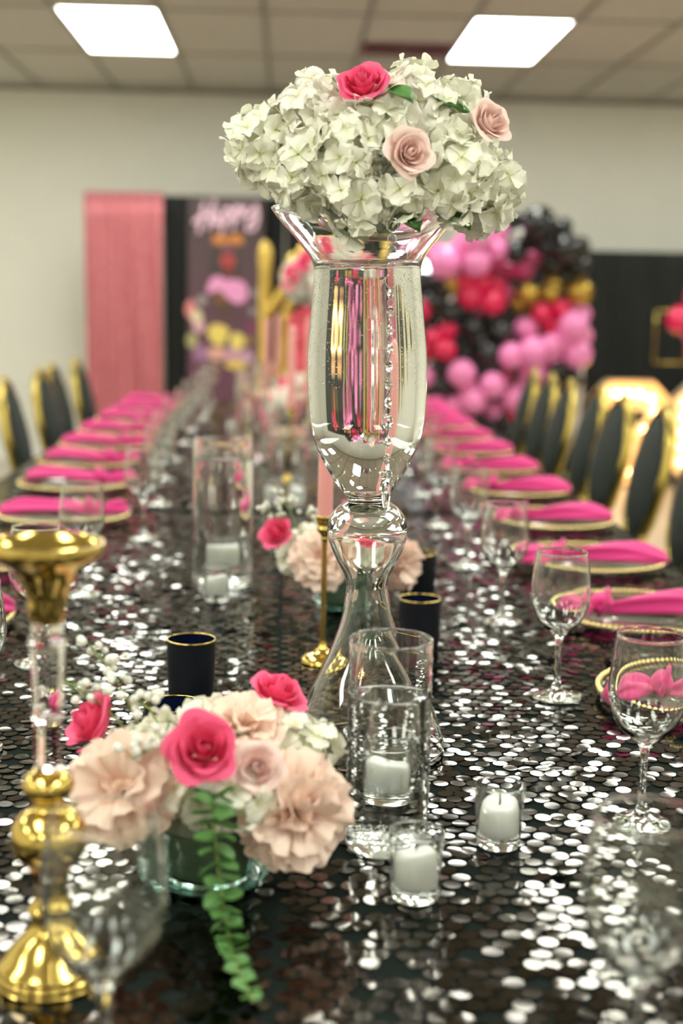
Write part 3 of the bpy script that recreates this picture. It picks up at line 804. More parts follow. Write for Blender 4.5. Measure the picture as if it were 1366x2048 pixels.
def rose_petal(R, H, k, nl, seed):
    """One petal of a cupped rose: k = 0 is the tight middle, k = nl - 1 the widest outer ring."""
    rr = random.Random(seed); o = k / (nl - 1); nu, nv = 12, 12
    ph = rr.random() * 6; pts = []
    Rk = R * (.20 + .62 * o); Hk = H * (1.0 - .22 * o) * rr.uniform(.94, 1.06); curl = R * (-.10 + .50 * o); droop = R * .26 * o * o
    for i in range(nv + 1):
        v = i / nv; row = []
        for j in range(nu + 1):
            u = j / nu * 2 - 1
            ve = v * (1 - .24 * abs(u) ** 2.4 + .04 * sin(3 * u + ph))
            rd = Rk * (.12 + .88 * sin(min(1, ve * 1.35) * pi / 2) ** .8)
            tip = max(0, ve - .55) / .45
            rd += curl * tip ** 1.8 + R * .10 * o * (abs(u) ** 3) * ve
            z = Hk * ve - droop * tip ** 2.4
            w = (1.15 - .30 * o) * (.42 + .58 * sin(min(1, ve * 1.3) * pi / 2))
            a = u * w
            rd *= 1 + .045 * sin(4 * u + ph) * v
            z += R * .04 * sin(4.5 * u + ph) * v
            row.append((rd * cos(a), rd * sin(a), z))
        pts.append(row)
    return pts
RC = {}
def rose(parent, c, R, out, m, label, layers=((3, 0), (3, 1), (4, 2), (5, 3), (5, 4)), spin=0.0, Hk=1.25, sub=True):
    key = (m.name, round(R, 3))
    if key not in RC:
        H = R * Hk
        pm = []
        for n, k in layers:
            pm.append([MB().grid(rose_petal(R, H, k, len(layers), 31 * k + s)).mesh('petal', m) for s in range(2)])
        cb = MB(); cb.sphere((0, 0, H * .38), R * .16, 12, 8, sc=(1, 1, 2.2)); 
        RC[key] = (cb.mesh('rose', m), pm)
    bud, pm = RC[key]
    rz = link('rose', bud, parent, c, facing(out, spin))
    if label: rz['label'] = label
    for (n, k), ms in zip(layers, pm):
        for i in range(n):
            link('petal', ms[i % 2], rz, (0, 0, -.02 * R * k), Euler((random.uniform(-.10, .10) * (k > 0), random.uniform(-.16, .08) * k / 4, 2 * pi * i / n + k * 1.1 + random.uniform(-.22, .22)), 'XYZ').to_quaternion(), random.uniform(.92, 1.08))
    cal = MB().lathe([(0, -R * .1), (R * .16, -R * .04), (R * .26, R * .12), (R * .2, R * .2)], 10).mesh('calyx', M['stem'])
    link('calyx', cal, rz)
    return rz
PC = {}
def ruffled(parent, c, R, out, label, seed, n_l=((3, .22), (5, .55), (6, .95), (6, 1.3))):
    rr = random.Random(seed)
    if 'p' not in PC:
        PC['p'] = []
        for s in range(5):
            r2 = random.Random(600 + s); ph = r2.random() * 6; pts = []
            nu, nv = 28, 10
            for i in range(nv + 1):
                v = i / nv; row = []
                for j in range(nu + 1):
                    u = j / nu * 2 - 1
                    a = u * .80 * (.5 + .5 * v)
                    edge = 1 + .05 * sin(9 * u + ph) + .03 * sin(17 * u + 2 * ph) - .16 * u * u
                    L = (.08 + .92 * v * (edge if v > .6 else 1 + (edge - 1) * v))
                    z = .10 * v * v * sin(7.0 * u + ph) + .05 * v * v * sin(15 * u + ph) + .18 * v - .24 * v ** 3
                    row.append((L * cos(a), L * sin(a), z))
                pts.append(row)
            PC['p'].append(MB().grid(pts).mesh('petal', PC['m']))
        PC['c'] = MB().sphere((0, 0, 0), .15, 12, 8).mesh('ruffled_bloom', PC['m'])
    h = link('ruffled_bloom', PC['c'], parent, c, facing(out, rr.random() * 6), R)
    if label: h['label'] = label
    for n, ang in n_l:
        for i in range(n):
            q = Quaternion((0, 0, 1), 2 * pi * i / n + rr.uniform(-.25, .25)) @ Quaternion((0, 1, 0), -(pi / 2 - ang) + rr.uniform(-.15, .15))
            link('petal', rr.choice(PC['p']), h, (0, 0, 0), q, (.95 if ang > .4 else .7) * rr.uniform(.9, 1.1))
    return h
PC['m'] = petal_mat('peach_ruffle', srgb(252, 206, 186), srgb(255, 230, 214), 1.0, .18, .6)

# --- bouquet on the trumpet vase
bq = thing('bouquet', (VX, VY, GZ), 'round bouquet of white hydrangeas and roses on top of the front trumpet vase', 'bouquet', 'flower arrangements')
heads = [(-.137, -.060, .720, .036), (-.087, -.065, .744, .038), (-.046, -.088, .706, .048), (-.096, -.082, .682, .034), (-.030, -.098, .660, .040),
         (.022, -.062, .757, .042), (.062, -.062, .740, .040), (.073, -.080, .684, .045), (.120, -.045, .680, .036), (.032, -.010, .800, .018), (.087, -.005, .772, .028),
         (-.011, -.085, .736, .032), (-.075, -.035, .770, .030), (-.138, -.062, .690, .016), (.020, -.102, .660, .024), (.114, -.02, .655, .026),
         (-.09, .05, .73, .05), (0, .07, .74, .055), (.09, .05, .72, .05), (0, .01, .745, .06), (-.06, .02, .69, .05), (.06, .02, .69, .05), (0, -.02, .69, .05)]
for i, (x, y, z, r) in enumerate(heads):
    out = (Vector((x * .8, y * 1.0 - .02, (z - .69) * 1.0 + .012)))
    if y > .01 or i >= 19: out = Vector((x, y, .06)); 
    hydrangea(bq, (x + .002, y + .012, z), r, out, 300 + i, warm=(i in (1, 5, 12, 15)), dens=(.45 if i >= 16 else 1.0))
rose(bq, (-.024, -.074, .772), .027, (-.15, -.80, .65), M['hot'], 'hot pink rose near the top', spin=.4)
rose(bq, (.022, -.055, .778), .013, (.5, -.4, .8), M['hot'], 'small hot pink bud at the top')
rose(bq, (.019, -.122, .702), .0235, (.22, -.95, .18), M['pale'], 'pale pink rose in the middle', spin=1.0)
rose(bq, (.110, -.064, .741), .0235, (.45, -.8, .35), M['pale'], 'pale pink rose on the outer side', spin=2.0)
# leaves and stems inside the dish
lfm = MB().grid([[(.045 * v, .014 * sin(pi * min(1, v * .93 + .04)) * u, .006 * u * u - .01 * v * v) for u in (-1, -.5, 0, .5, 1)] for v in np.linspace(0, 1, 8)]).mesh('leaf', M['leaf'])
for (x, y, z, a) in [(.02, -.07, .640, -1.2), (-.02, -.06, .64, -2.2), (.06, -.06, .645, -.6), (0, -.085, .775, -1.0), (.05, -.07, .768, -.4)]:
    link('leaf', lfm, bq, (x, y, z), (.3, .2, a))
link('stem_bundle', MB().tube([(0, -.02, .632), (0, -.01, .66), (0, 0, .70)], [.02, .035, .03], 12).mesh('stem_bundle', M['stem']), bq)

# --- low arrangements in glass dishes
spr_leaf = []
for s in range(3):
    pts = []
    for i in range(6):
        v = i / 5; row = []
        for j in range(7):
            u = j / 6 * 2 - 1
            row.append((.0165 * v, .0085 * u * (sin(pi * min(1, v * .84 + .12)) ** .55), .0025 * u * u + .003 * v * v * (s - 1)))
        pts.append(row)
    spr_leaf.append(MB().grid(pts).mesh('leaf', M['leaf']))
ball = MB().sphere((0, 0, 0), .0042, 8, 6).mesh('blossom', M['breath'])
def gyps(parent, base, tip, n, seed):
    rr = random.Random(seed); base = Vector(base); tip = Vector(tip); b = MB(); ends = []
    mid = (base + tip) / 2 + Vector((0, 0, .01))
    b.tube(crom([tuple(base), tuple(mid), tuple(tip)], 5), .0011, 6)
    for i in range(n):
        t = rr.uniform(.45, 1.0); p = base.lerp(tip, t) + Vector((0, 0, .01 * (1 - abs(2 * t - 1))))
        e = p + Vector((rr.uniform(-1, 1), rr.uniform(-1, 1), rr.uniform(-.3, 1.2))).normalized() * rr.uniform(.008, .024)
        b.tube([p, (p + e) / 2 + Vector((0, 0, .002)), e], .0005, 5); ends.append(e)
    h = link('babys_breath', b.mesh('babys_breath', M['stem']), parent)
    for e in ends: link('blossom', ball, h, e, (0, 0, 0), rr.uniform(.75, 1.25))
def arrangement(loc, label, seed, front=True):
    t = thing('flower_arrangement', (*loc, GZ), label, 'flower arrangement', 'flower arrangements')
    L = lambda x, y, z: (x - (-.067), y - 1.225, z - GZ)
    pl = crom([(0, 0), (.040, 0), (.047, .0015), (.054, .006), (.060, .012), (.0615, .0145)], 4) + [(.061, .0155), (.0598, .0152)] + crom([(.058, .0138), (.052, .0085), (.046, .0045), (0, .004)], 4)
    link('plate', MB().lathe(pl, 64).mesh('plate', M['dish'], True, 60), t)
    bw = crom([(0, .0047), (.035, .0047), (.040, .007), (.0435, .02), (.046, .045), (.048, .056)], 4) + [(.0475, .0572), (.0465, .0572)] + crom([(.046, .056), (.044, .045), (.0415, .021), (.037, .0095), (0, .0085)], 4)
    link('bowl', MB().lathe(bw, 64).mesh('bowl', M['dish'], True, 60), t)
    link('floral_foam', MB().lathe([(0, .009), (.035, .0095), (.039, .02), (.040, .07), (.03, .082), (0, .085)], 24).mesh('floral_foam', M['foam']), t)
    rose(t, L(-.172, 1.275, .890), .028, (-.75, -.35, .6), M['hot'], 'hot pink rose on the outer side')
    rose(t, L(-.069, 1.170, .902), .029, (.05, -.80, .60), M['hot'], 'hot pink rose at the front', spin=.7)
    rose(t, L(-.008, 1.295, .910), .027, (.3, -.2, .9), M['hot'], 'hot pink rose at the back', spin=.2)
    rose(t, L(-.022, 1.175, .886), .022, (.1, -.85, .45), M['pale'], 'pale pink rose')
    ruffled(t, L(-.137, 1.190, .862), .060, (-.35, -.85, .35), 'large peach ruffled bloom', seed + 1)
    ruffled(t, L(.008, 1.195, .843), .060, (.45, -.85, -.05), 'large peach ruffled bloom hanging low', seed + 2)
    ruffled(t, L(-.038, 1.255, .893), .047, (.1, -.35, .95), 'peach ruffled bloom at the top', seed + 3)
    for i, (x, y, z, r, o) in enumerate([(-.036, 1.172, .862, .026, (.1, -1, 0)), (.020, 1.265, .872, .032, (.8, -.2, .3)), (-.078, 1.178, .862, .022, (-.1, -1, -.2)), (-.120, 1.255, .878, .030, (-.3, .1, 1)),
                                          (-.07, 1.27, .870, .045, (0, .3, 1)), (-.13, 1.28, .85, .035, (-.6, .5, .4)), (.0, 1.30, .86, .035, (.3, .8, .5)), (-.066, 1.225, .855, .05, (0, -.2, 1))]):
        hydrangea(t, L(x, y, z), r, o, seed * 7 + i, dens=.9)
    gyps(t, L(-.13, 1.27, .88), L(-.185, 1.275, .975), 16, seed + 4)
    gyps(t, L(-.14, 1.27, .88), L(-.215, 1.265, .945), 12, seed + 5)
    gyps(t, L(-.10, 1.22, .88), L(-.130, 1.150, .905), 14, seed + 6)
    gyps(t, L(-.11, 1.25, .89), L(-.140, 1.235, .935), 12, seed + 7)
    if front:
        P = crom([L(-.060, 1.165, .868), L(-.058, 1.128, .866), L(-.053, 1.100, .835), L(-.046, 1.085, .79), L(-.039, 1.063, .772), L(-.030, 1.022, .768), L(-.019, .984, .766)], 5)
        sp = link('eucalyptus_sprig', MB().tube(P, [.0016] * len(P), 6).mesh('eucalyptus_sprig', M['stem']), t)
        tag(sp, label='green eucalyptus trailing onto the sequins')
        rr = random.Random(5); n = 23
        for i in range(n):
            f = i / (n - 1); k = f * (len(P) - 2); j = int(k); p = Vector(P[j]).lerp(Vector(P[j + 1]), k - j)
            tang = (Vector(P[j + 1]) - Vector(P[j])).normalized()
            side = tang.cross(Vector((0, -.6, 1))).normalized(); upn = side.cross(tang)
            s = (1.35 - .75 * f) * rr.uniform(.9, 1.1)
            for sg in (-1, 1):
                a = (i % 2) * 1.1 + rr.uniform(-.35, .35)
                dirn = (side * sg * cos(a * .6) + upn * (.55 * sin(a) * sg + .25) + tang * .35).normalized()
                if p.z < .02: dirn.z = abs(dirn.z) * .6 + .1
                q = dirn.to_track_quat('X', 'Z') @ Quaternion((1, 0, 0), rr.uniform(-.5, .5))
                link('leaf', spr_leaf[rr.randrange(3)], sp, p, q, s)
    return t
arrangement((-.067, 1.225), 'low arrangement of pink and peach flowers in a green glass dish at the front', 41)
a2 = arrangement((.113, 2.375), 'low pink and white flower arrangement behind the trumpet vase foot', 67, False)
a2.rotation_euler = (0, 0, .5)

# --- second tall vase and far arrangements (small in the picture: heads joined)
def head_mesh(seed, m, n=26):
    rr = random.Random(seed); b = MB()
    b.sphere((0, 0, 0), .03, 10, 8)
    for d in fib_dirs(n, -.6, rr):
        q = facing((d + Vector((rr.uniform(-.3, .3),) * 3)).normalized(), rr.random() * 6)
        T = Matrix.Translation(d * .042) @ q.to_matrix().to_4x4() @ Matrix.Scale(1.15, 4)
        floret_mesh(seed * 50 + int(rr.random() * 1e5), m, 3, 2, (b, T))
    return b.mesh('hydrangea', m)
far_hyd = [head_mesh(1, M['hyd']), head_mesh(2, M['hyd2'])]
def rose_joined(R, m):
    b = MB()
    for n, k in ((3, 0), (4, 2), (5, 4)):
        for i in range(n):
            b.grid(rose_petal(R, R * 1.25, k, 5, 9 * k + i), 0, Matrix.Rotation(2 * pi * i / n + k, 4, 'Z'))
    return b.mesh('rose', m)
far_hot, far_pale = rose_joined(.036, M['hot']), rose_joined(.034, M['pale'])
def far_bouquet(loc, label, R=.15, n=15, z0=.72):
    rr = random.Random(int(loc[1] * 100)); t = thing('bouquet', (loc[0], loc[1], GZ), label, 'bouquet', 'flower arrangements')
    for i, d in enumerate(fib_dirs(n, -.15, rr)):
        p = Vector((d.x * R * .78, d.y * R * .78, z0 + d.z * R * .55))
        link('hydrangea', far_hyd[i % 2], t, p, facing(d, rr.random()), R / .15 * rr.uniform(.9, 1.1))
    for i, (dx, dy, dz) in enumerate([(-.5, -.6, .6), (.3, -.8, .4), (-.75, -.5, .2), (.0, -.3, 1), (.6, -.6, .5), (-.2, -.9, -.1)]):
        d = Vector((dx, dy, dz)).normalized()
        link('rose', far_hot if i % 2 == 0 else far_pale, t, Vector((d.x * R * .9, d.y * R * .9, z0 + d.z * R * .72)), facing(d), R / .15)
    return t
far_bouquet((.165, 4.72), 'white and pink bouquet on the far trumpet vase, mostly hidden by the front vase', .17, 16, .585)
v2 = dup(tv); v2.location = (.165, 4.72, GZ); v2.rotation_euler = (0, 0, 0); v2.scale = (.82, .82, .82)
v2['label'] = 'tall clear trumpet vase on the far table carrying a white and pink bouquet'
for i, (x, y) in enumerate([(-.02, 5.45), (.05, 6.55)]):
    t = far_bouquet((x, y), 'low blurred pink and white flower arrangement on the far table, %s from the camera' % ORD[i], .11, 10, .09)
    link('bowl', MB().lathe([(0, 0), (.05, 0), (.06, .02), (.065, .06), (.06, .06), (.05, .01), (0, .008)], 32).mesh('bowl', M['dish'], True, 60), t)

# ------------------------------------------------------------------ backdrop end of the room
def drape(name, xa, xb, z1, y, folds, depth, m, label, cat, seed=0, z0=.01):
    rr = random.Random(seed); n = folds * 8; pts = []
    ph = [rr.uniform(-.5, .5) for _ in range(folds + 2)]
    for i in range(n + 1):
        t = i / n; x = xa + (xb - xa) * t
        w = depth * sin(2 * pi * t * folds + ph[int(t * folds)] * .8)
        row = []
        for k in range(13):
            s = k / 12; z = z0 + (z1 - z0) * s
            row.append((x + .006 * sin(4 * s + i * .3), y + w * (1 - .35 * s) + .004 * sin(7 * s + i), z))
        pts.append(row)
    o = link(name, MB().grid(pts).mesh(name, m)); tag(o, label, cat)
    md = o.modifiers.new('thick', 'SOLIDIFY'); md.thickness = .004
    return o
drape('sequin_curtain', -1.432, -.878, 2.028, 9.86, 9, .034, M['curtain'], 'shiny rose pink sequin curtain hanging at the end of the table', 'curtain', 1)
drape('black_drape', -.876, -.02, 2.012, 9.90, 12, .024, M['drape'], 'black fabric drape behind the purple banner and beside the pink curtain', 'drape', 2)
drape('black_drape', .0, .85, 1.98, 9.92, 12, .024, M['drape'], 'black fabric drape behind the gold throne', 'drape', 3)
drape('black_drape', .87, 4.4, 1.70, 10.22, 34, .02, M['drape'], 'wide low black drape behind the balloons and lit numerals', 'drape', 4)
for i, (xa, xb, z, y, l) in enumerate([(-1.46, .88, 2.0, 9.96, 'metal pipe stand holding the tall pink and black drapes'), (.86, 4.42, 1.69, 10.27, 'metal pipe stand holding the wide low black drape')]):
    t = thing('drape_stand', ((xa + xb) / 2, y, 0), l, 'stand', 'drape stands'); W_ = (xb - xa) / 2
    link('crossbar', MB().tube([(-W_, 0, z), (W_, 0, z)], .012, 10).mesh('crossbar', M['white_metal']), t)
    for sx in (-1, 1):
        link('upright', MB().tube([(sx * W_ * .98, 0, 0), (sx * W_ * .98, 0, z)], .014, 10).mesh('upright', M['white_metal']), t)
        link('foot_plate', MB().box((sx * W_ * .98, .02, .004), (.12, .3, .008)).mesh('foot_plate', M['white_metal'], False), t)
# printed banner
def banner_material():
    m = bpy.data.materials.new('purple_banner'); n, l = nodes_of(m); p = n['Principled BSDF']; p.inputs['Roughness'].default_value = .55
    tc = n.new('ShaderNodeTexCoord'); s = n.new('ShaderNodeSeparateXYZ'); l.new(tc.outputs['Generated'], s.inputs[0])
    r = n.new('ShaderNodeValToRGB'); e = r.color_ramp.elements
    e[0].color = (*srgb(104, 62, 86), 1); e[1].color = (*srgb(70, 58, 58), 1); e[0].position = .15; e[1].position = .95
    x = e.new(.5); x.color = (*srgb(92, 58, 72), 1)
    l.new(s.outputs['Z'], r.inputs['Fac']); l.new(r.outputs['Color'], p.inputs['Base Color'])
    return m
BX0, BX1, BZ0, BZ1, BY = -.700, -.159, .005, 2.008, 9.80
bn = link('banner', MB().box(((BX0 + BX1) / 2, BY, (BZ0 + BZ1) / 2), (BX1 - BX0, .012, BZ1 - BZ0)).mesh('banner', banner_material(), False))
tag(bn, 'tall dark purple printed banner with pale pink script lettering', 'banner')
def bpt(u, v):
    px = 360 + u / 5.12; py = 380 + v / 5.12
    return (-.700 + (px - 378) / 152 * .541, 2.012 - (py - 392) / 368 * 1.308)
prints = {}
def pmat(c):
    if c not in prints: prints[c] = mat('print_%02x%02x%02x' % c, srgb(*c), .55)
    return prints[c]
def blob(name, pts, c, k=0):
    P = crom([bpt(*p) for p in pts + [pts[0]]], 5)[:-1]
    b = MB(); n = len(P)
    y = BY - .0075 - .0012 * k
    b.add([(x, y, z) for x, z in P], [tuple(range(n))])
    area = sum(P[i][0] * P[(i + 1) % n][1] - P[(i + 1) % n][0] * P[i][1] for i in range(n))
    if area < 0: b.f[0] = b.f[0][::-1]
    o = link(name, b.mesh(name, pmat(c), False), bn)
    md = o.modifiers.new('thick', 'SOLIDIFY'); md.thickness = .001
    return o
def ell(cu, cv, a, b, n=10): return [(cu + a * cos(2 * pi * i / n), cv + b * sin(2 * pi * i / n)) for i in range(n)]
dk = (62, 52, 50)
blob('print_shape', ell(470, 740, 170, 230), dk)
blob('print_shape', [(345, 450), (440, 450), (490, 475), (560, 445), (640, 450), (645, 540), (560, 545), (490, 530), (420, 555), (350, 540)], (196, 122, 60), 1)
blob('print_shape', ell(500, 610, 60, 50), (140, 80, 100), 1)
blob('print_shape', ell(500, 715, 72, 95), (172, 66, 66), 1)
blob('print_shape', ell(505, 820, 55, 55), (130, 62, 60), 1)
blob('print_shape', [(285, 1060), (310, 930), (390, 865), (480, 905), (600, 900), (690, 960), (695, 1090), (620, 1145), (520, 1110), (430, 1020), (350, 1030)], (222, 146, 190), 1)
blob('print_shape', ell(470, 1180, 90, 130), (84, 58, 50), 0)
blob('print_shape', ell(420, 1090, 55, 60), (120, 78, 40), 2)
blob('print_shape', ell(120, 1210, 55, 95), (212, 130, 130), 1)
blob('print_shape', ell(185, 1290, 60, 75), (212, 200, 160), 2)
blob('print_shape', ell(210, 1385, 60, 60), (214, 165, 175), 3)
blob('print_shape', ell(135, 1530, 60, 75), (168, 160, 110), 2)
blob('print_shape', ell(235, 1120, 50, 50), (150, 140, 140), 1)
blob('print_shape', [(290, 1440), (350, 1360), (460, 1370), (520, 1430), (480, 1520), (440, 1580), (340, 1540)], (222, 196, 100), 2)
blob('print_shape', ell(600, 1530, 75, 90), (226, 204, 110), 2)
blob('print_shape', ell(715, 1520, 50, 45), (150, 120, 70), 1)
blob('print_shape', ell(740, 1390, 50, 50), (126, 50, 92), 1)
blob('print_shape', ell(230, 1660, 80, 90), (150, 105, 142), 1)
blob('print_shape', ell(390, 1660, 100, 70), (212, 160, 146), 2)
blob('print_shape', ell(560, 1670, 95, 75), (190, 140, 165), 1)
blob('print_shape', ell(700, 1690, 80, 75), (184, 144, 170), 2)
blob('print_shape', ell(590, 1770, 115, 50), (214, 182, 92), 3)
blob('print_shape', ell(770, 1040, 40, 45), (140, 128, 132), 1)
blob('print_shape', ell(760, 1220, 40, 45), (140, 128, 132), 1)
# script lettering
pink_txt = mat('pale_pink_lettering', srgb(246, 205, 226), .5)
def stroke(paths):
    b = MB()
    for P in paths:
        Q = [(x, BY - .013, z) for x, z in (bpt(*p) for p in crom(P, 6))]
        b.tube(Q, .0125, 8, flat=1.0)
    return b
letters = [
    [[(255, 130), (240, 230), (215, 340), (205, 440)], [(365, 100), (345, 200), (320, 300), (300, 400)], [(150, 340), (220, 280), (310, 250), (370, 230)]],
    [[(400, 260), (360, 235), (330, 290), (345, 345), (390, 320), (410, 250), (400, 330), (430, 340)]],
    [[(470, 170), (455, 280), (440, 400), (435, 440)], [(460, 230), (500, 190), (530, 230), (510, 300), (455, 310)]],
    [[(575, 150), (565, 260), (550, 370), (548, 400)], [(570, 210), (610, 170), (640, 210), (620, 280), (565, 290)]],
    [[(680, 150), (670, 230), (710, 260), (760, 200), (780, 140)], [(780, 140), (800, 220), (790, 330), (745, 400), (690, 380), (720, 320), (820, 250)]]]
for Ls in letters: link('letter', stroke(Ls).mesh('letter', pink_txt), bn)

# throne
th = thing('throne_chair', (.25, 8.0, 0), 'tall ornate gold throne with salmon pink tufted back at the table end', 'throne')
salmon = mat('salmon_velvet', srgb(222, 78, 96), .6, sheen=.4)
pts = []
for i in range(25):
    row = []
    for k in range(33):
        u, v = i / 24 * 2 - 1, k / 32
        d = .014 * (cos(u * 3 * pi + (1 if int(v * 8) % 2 else 0) * 0) * cos(v * 8 * pi))
        topz = 1.30 - .10 * u * u
        row.append((u * .235, -.02 - .03 * (1 - u * u) - d, .58 + (topz - .58) * v))
    pts.append(row)
link('back_panel', MB().grid(pts).mesh('back_panel', salmon), th)
btn = MB().sphere((0, 0, 0), .012, 10, 6).mesh('button', salmon)
for i in range(4):
    for k in range(5): link('button', btn, th, (-.157 + .1045 * i, -.048, .66 + .135 * k))
arch = crom([(-.25, .02, .5), (-.25, .02, 1.15), (-.22, .02, 1.28), (-.12, .02, 1.38), (0, .02, 1.42), (.12, .02, 1.38), (.22, .02, 1.28), (.25, .02, 1.15), (.25, .02, .5)], 5)
link('back_frame', MB().tube(arch, [.026 + .008 * (i % 3 == 0) for i in range(len(arch))], 10).mesh('back_frame', M['gold_glitter']), th)
cr = MB()
for i in range(17):
    a = pi * i / 16; cr.sphere((.26 * cos(a) * .9, .01, 1.40 + .20 * sin(a)), .045 + .018 * (i % 2), 12, 8)
cr.sphere((0, 0, 1.50), .10, 16, 10); cr.sphere((0, 0, 1.64), .05, 12, 8); cr.sphere((-.12, 0, 1.47), .07, 12, 8); cr.sphere((.12, 0, 1.47), .07, 12, 8)
link('crest', cr.mesh('crest', M['gold_glitter']), th)
for sx in (-1, 1):
    pz = [.0, .1, .4, .5, .8, 1.0, 1.25, 1.45, 1.55, 1.6, 1.64]; pr = [.05, .04, .045, .06, .045, .035, .04, .035, .045, .035, .008]
    link('post', MB().tube([(sx * .375, .05, z) for z in pz], pr, 14).mesh('post', M['gold_glitter']), th)
    link('scroll', MB().tube(crom([(sx * .375, .04, 1.20), (sx * .32, .03, 1.26), (sx * .27, .02, 1.34), (sx * .2, .02, 1.42)], 4), .035, 10).mesh('scroll', M['gold_glitter']), th)
    link('armrest', MB().tube(crom([(sx * .37, .02, .74), (sx * .38, -.2, .75), (sx * .38, -.42, .72), (sx * .38, -.48, .66)], 4), .035, 10).mesh('armrest', M['gold_glitter']), th)
    link('arm_post', MB().tube([(sx * .37, -.42, .40), (sx * .38, -.42, .70)], .03, 10).mesh('arm_post', M['gold_glitter']), th)
    link('leg', MB().tube([(sx * .33, -.45, .36), (sx * .35, -.47, .2), (sx * .33, -.46, 0)], [.05, .035, .03], 10).mesh('leg', M['gold_glitter']), th)
link('seat_frame', MB().box((0, -.22, .38), (.74, .56, .09)).mesh('seat_frame', M['gold_glitter'], False), th)
link('seat', MB().sphere((0, -.22, .44), 1, 24, 12, sc=(.34, .26, .08)).mesh('seat', salmon), th)

# balloon garland
bcol = {'k': mat('black_balloon', (.008, .008, .009), .14, coat=.3), 'p': mat('pink_balloon', srgb(244, 136, 196), .2, coat=.4), 'h': mat('hot_pink_balloon', srgb(226, 22, 84), .2, coat=.4),
        'g': mat('gold_balloon', (.50, .32, .06), .24, .75), 'm': mat('deep_pink_balloon', srgb(214, 70, 130), .22, coat=.4)}
bl = MB()
prof = [(0, -1.10), (.05, -1.09), (.07, -1.14), (.02, -1.10)][:1] + [(.03, -1.12), (.05, -1.06)] + [(sin(a) * (1 - .06 * (1 + cos(a)) * .5), -cos(a) * (1.03 if cos(a) > 0 else 1.0)) for a in np.linspace(.12, pi - .001, 18)] + [(0, 1.0)]
bl.lathe(prof, 26)
bme = {k: bl.mesh('balloon', m) for k, m in bcol.items()}
BL = """k 615 130 85;k 465 125 50;k 735 150 50;k 500 270 60;k 540 110 42;k 755 255 75;k 830 240 45;k 690 330 65;k 815 340 65;k 755 400 42;k 580 210 55;k 660 240 60;
p 390 170 75;p 300 195 80;p 140 320 85;p 300 320 75;p 235 240 60;p 400 255 60;m 540 350 60;m 590 300 42;m 470 360 45;m 400 330 50;
h 275 490 70;h 390 520 65;h 410 440 45;h 330 420 60;h 250 420 50;m 350 580 42;m 450 480 50;g 570 480 55;g 680 480 55;g 830 470 65;g 525 530 45;g 600 580 32;g 700 430 50;g 180 440 45;
k 165 575 55;k 120 450 60;k 290 650 65;k 435 670 60;k 370 780 65;k 75 620 42;k 100 520 50;k 270 790 42;k 385 600 42;k 210 560 45;k 330 720 60;k 470 740 50;
h 160 660 50;h 90 700 50;h 150 760 55;h 60 770 42;h 640 575 50;h 740 555 50;h 690 630 55;h 610 590 36;m 790 580 45;
p 560 655 60;p 805 640 75;p 850 580 42;p 490 790 65;p 600 770 75;p 690 740 60;p 600 870 70;p 825 780 75;p 860 690 45;p 700 800 50;p 760 700 60;
k 725 860 50;k 815 920 45;k 100 870 45;k 125 940 60;k 75 960 42;k 180 900 40;
p 235 880 70;p 395 940 65;p 300 1020 65;p 505 1010 65;p 200 1040 50;p 405 1075 50;p 100 1050 60;m 460 900 42;p 270 960 50;h 515 1090 40;h 120 1020 40;p 560 960 50;
k 320 1130 45;k 450 1115 50;k 390 1160 50;k 480 1170 50;k 560 1130 45;k 560 1190 50;k 300 1190 50;k 420 1230 55;p 230 1130 50;p 150 1130 50;m 640 960 40;k 660 900 45;p 40 900 55;k 30 420 55;h 20 560 55;p 40 250 60;k 60 1150 55"""
gd = thing('balloon_garland', (1.45, 8.9, 0), 'big organic balloon garland of pink, black, hot pink and gold balloons', 'balloons')
rr = random.Random(3)
for it in BL.replace('\n', '').split(';'):
    c, u, v, r = it.split(); u, v, r = float(u), float(v), float(r)
    px, py = 830 + u / 2.549, 400 + v / 2.549
    yd = 8.85 - (r - 55) * .004 + rr.uniform(-.07, .07) + (.10 if c in 'm' else 0)
    X = (px - 572 + (py - 595) * .0192) * yd / 2700; Z = 1.31 - (py - 595 - (px - 572) * .0192) * yd / 2700 * 1.0
    R_ = r / 2.549 * yd / 2700 * 1.08
    lean = Vector((rr.uniform(-.5, .5), -1.2 + rr.uniform(-.4, .4), rr.uniform(-.4, .8))).normalized()
    link('balloon', bme[c], gd, (X - 1.45, yd - 8.9, Z), facing(lean, rr.random() * 6), R_)
# garland's supporting stand and base balloons reach the floor
link('stand', MB().tube(crom([(-.45, .22, 0), (-.5, .22, .7), (-.35, .22, 1.3), (.0, .22, 1.75), (.35, .22, 1.6), (.55, .22, 1.0), (.5, .22, 0)], 6), .018, 8).mesh('stand', M['white_metal']), gd)
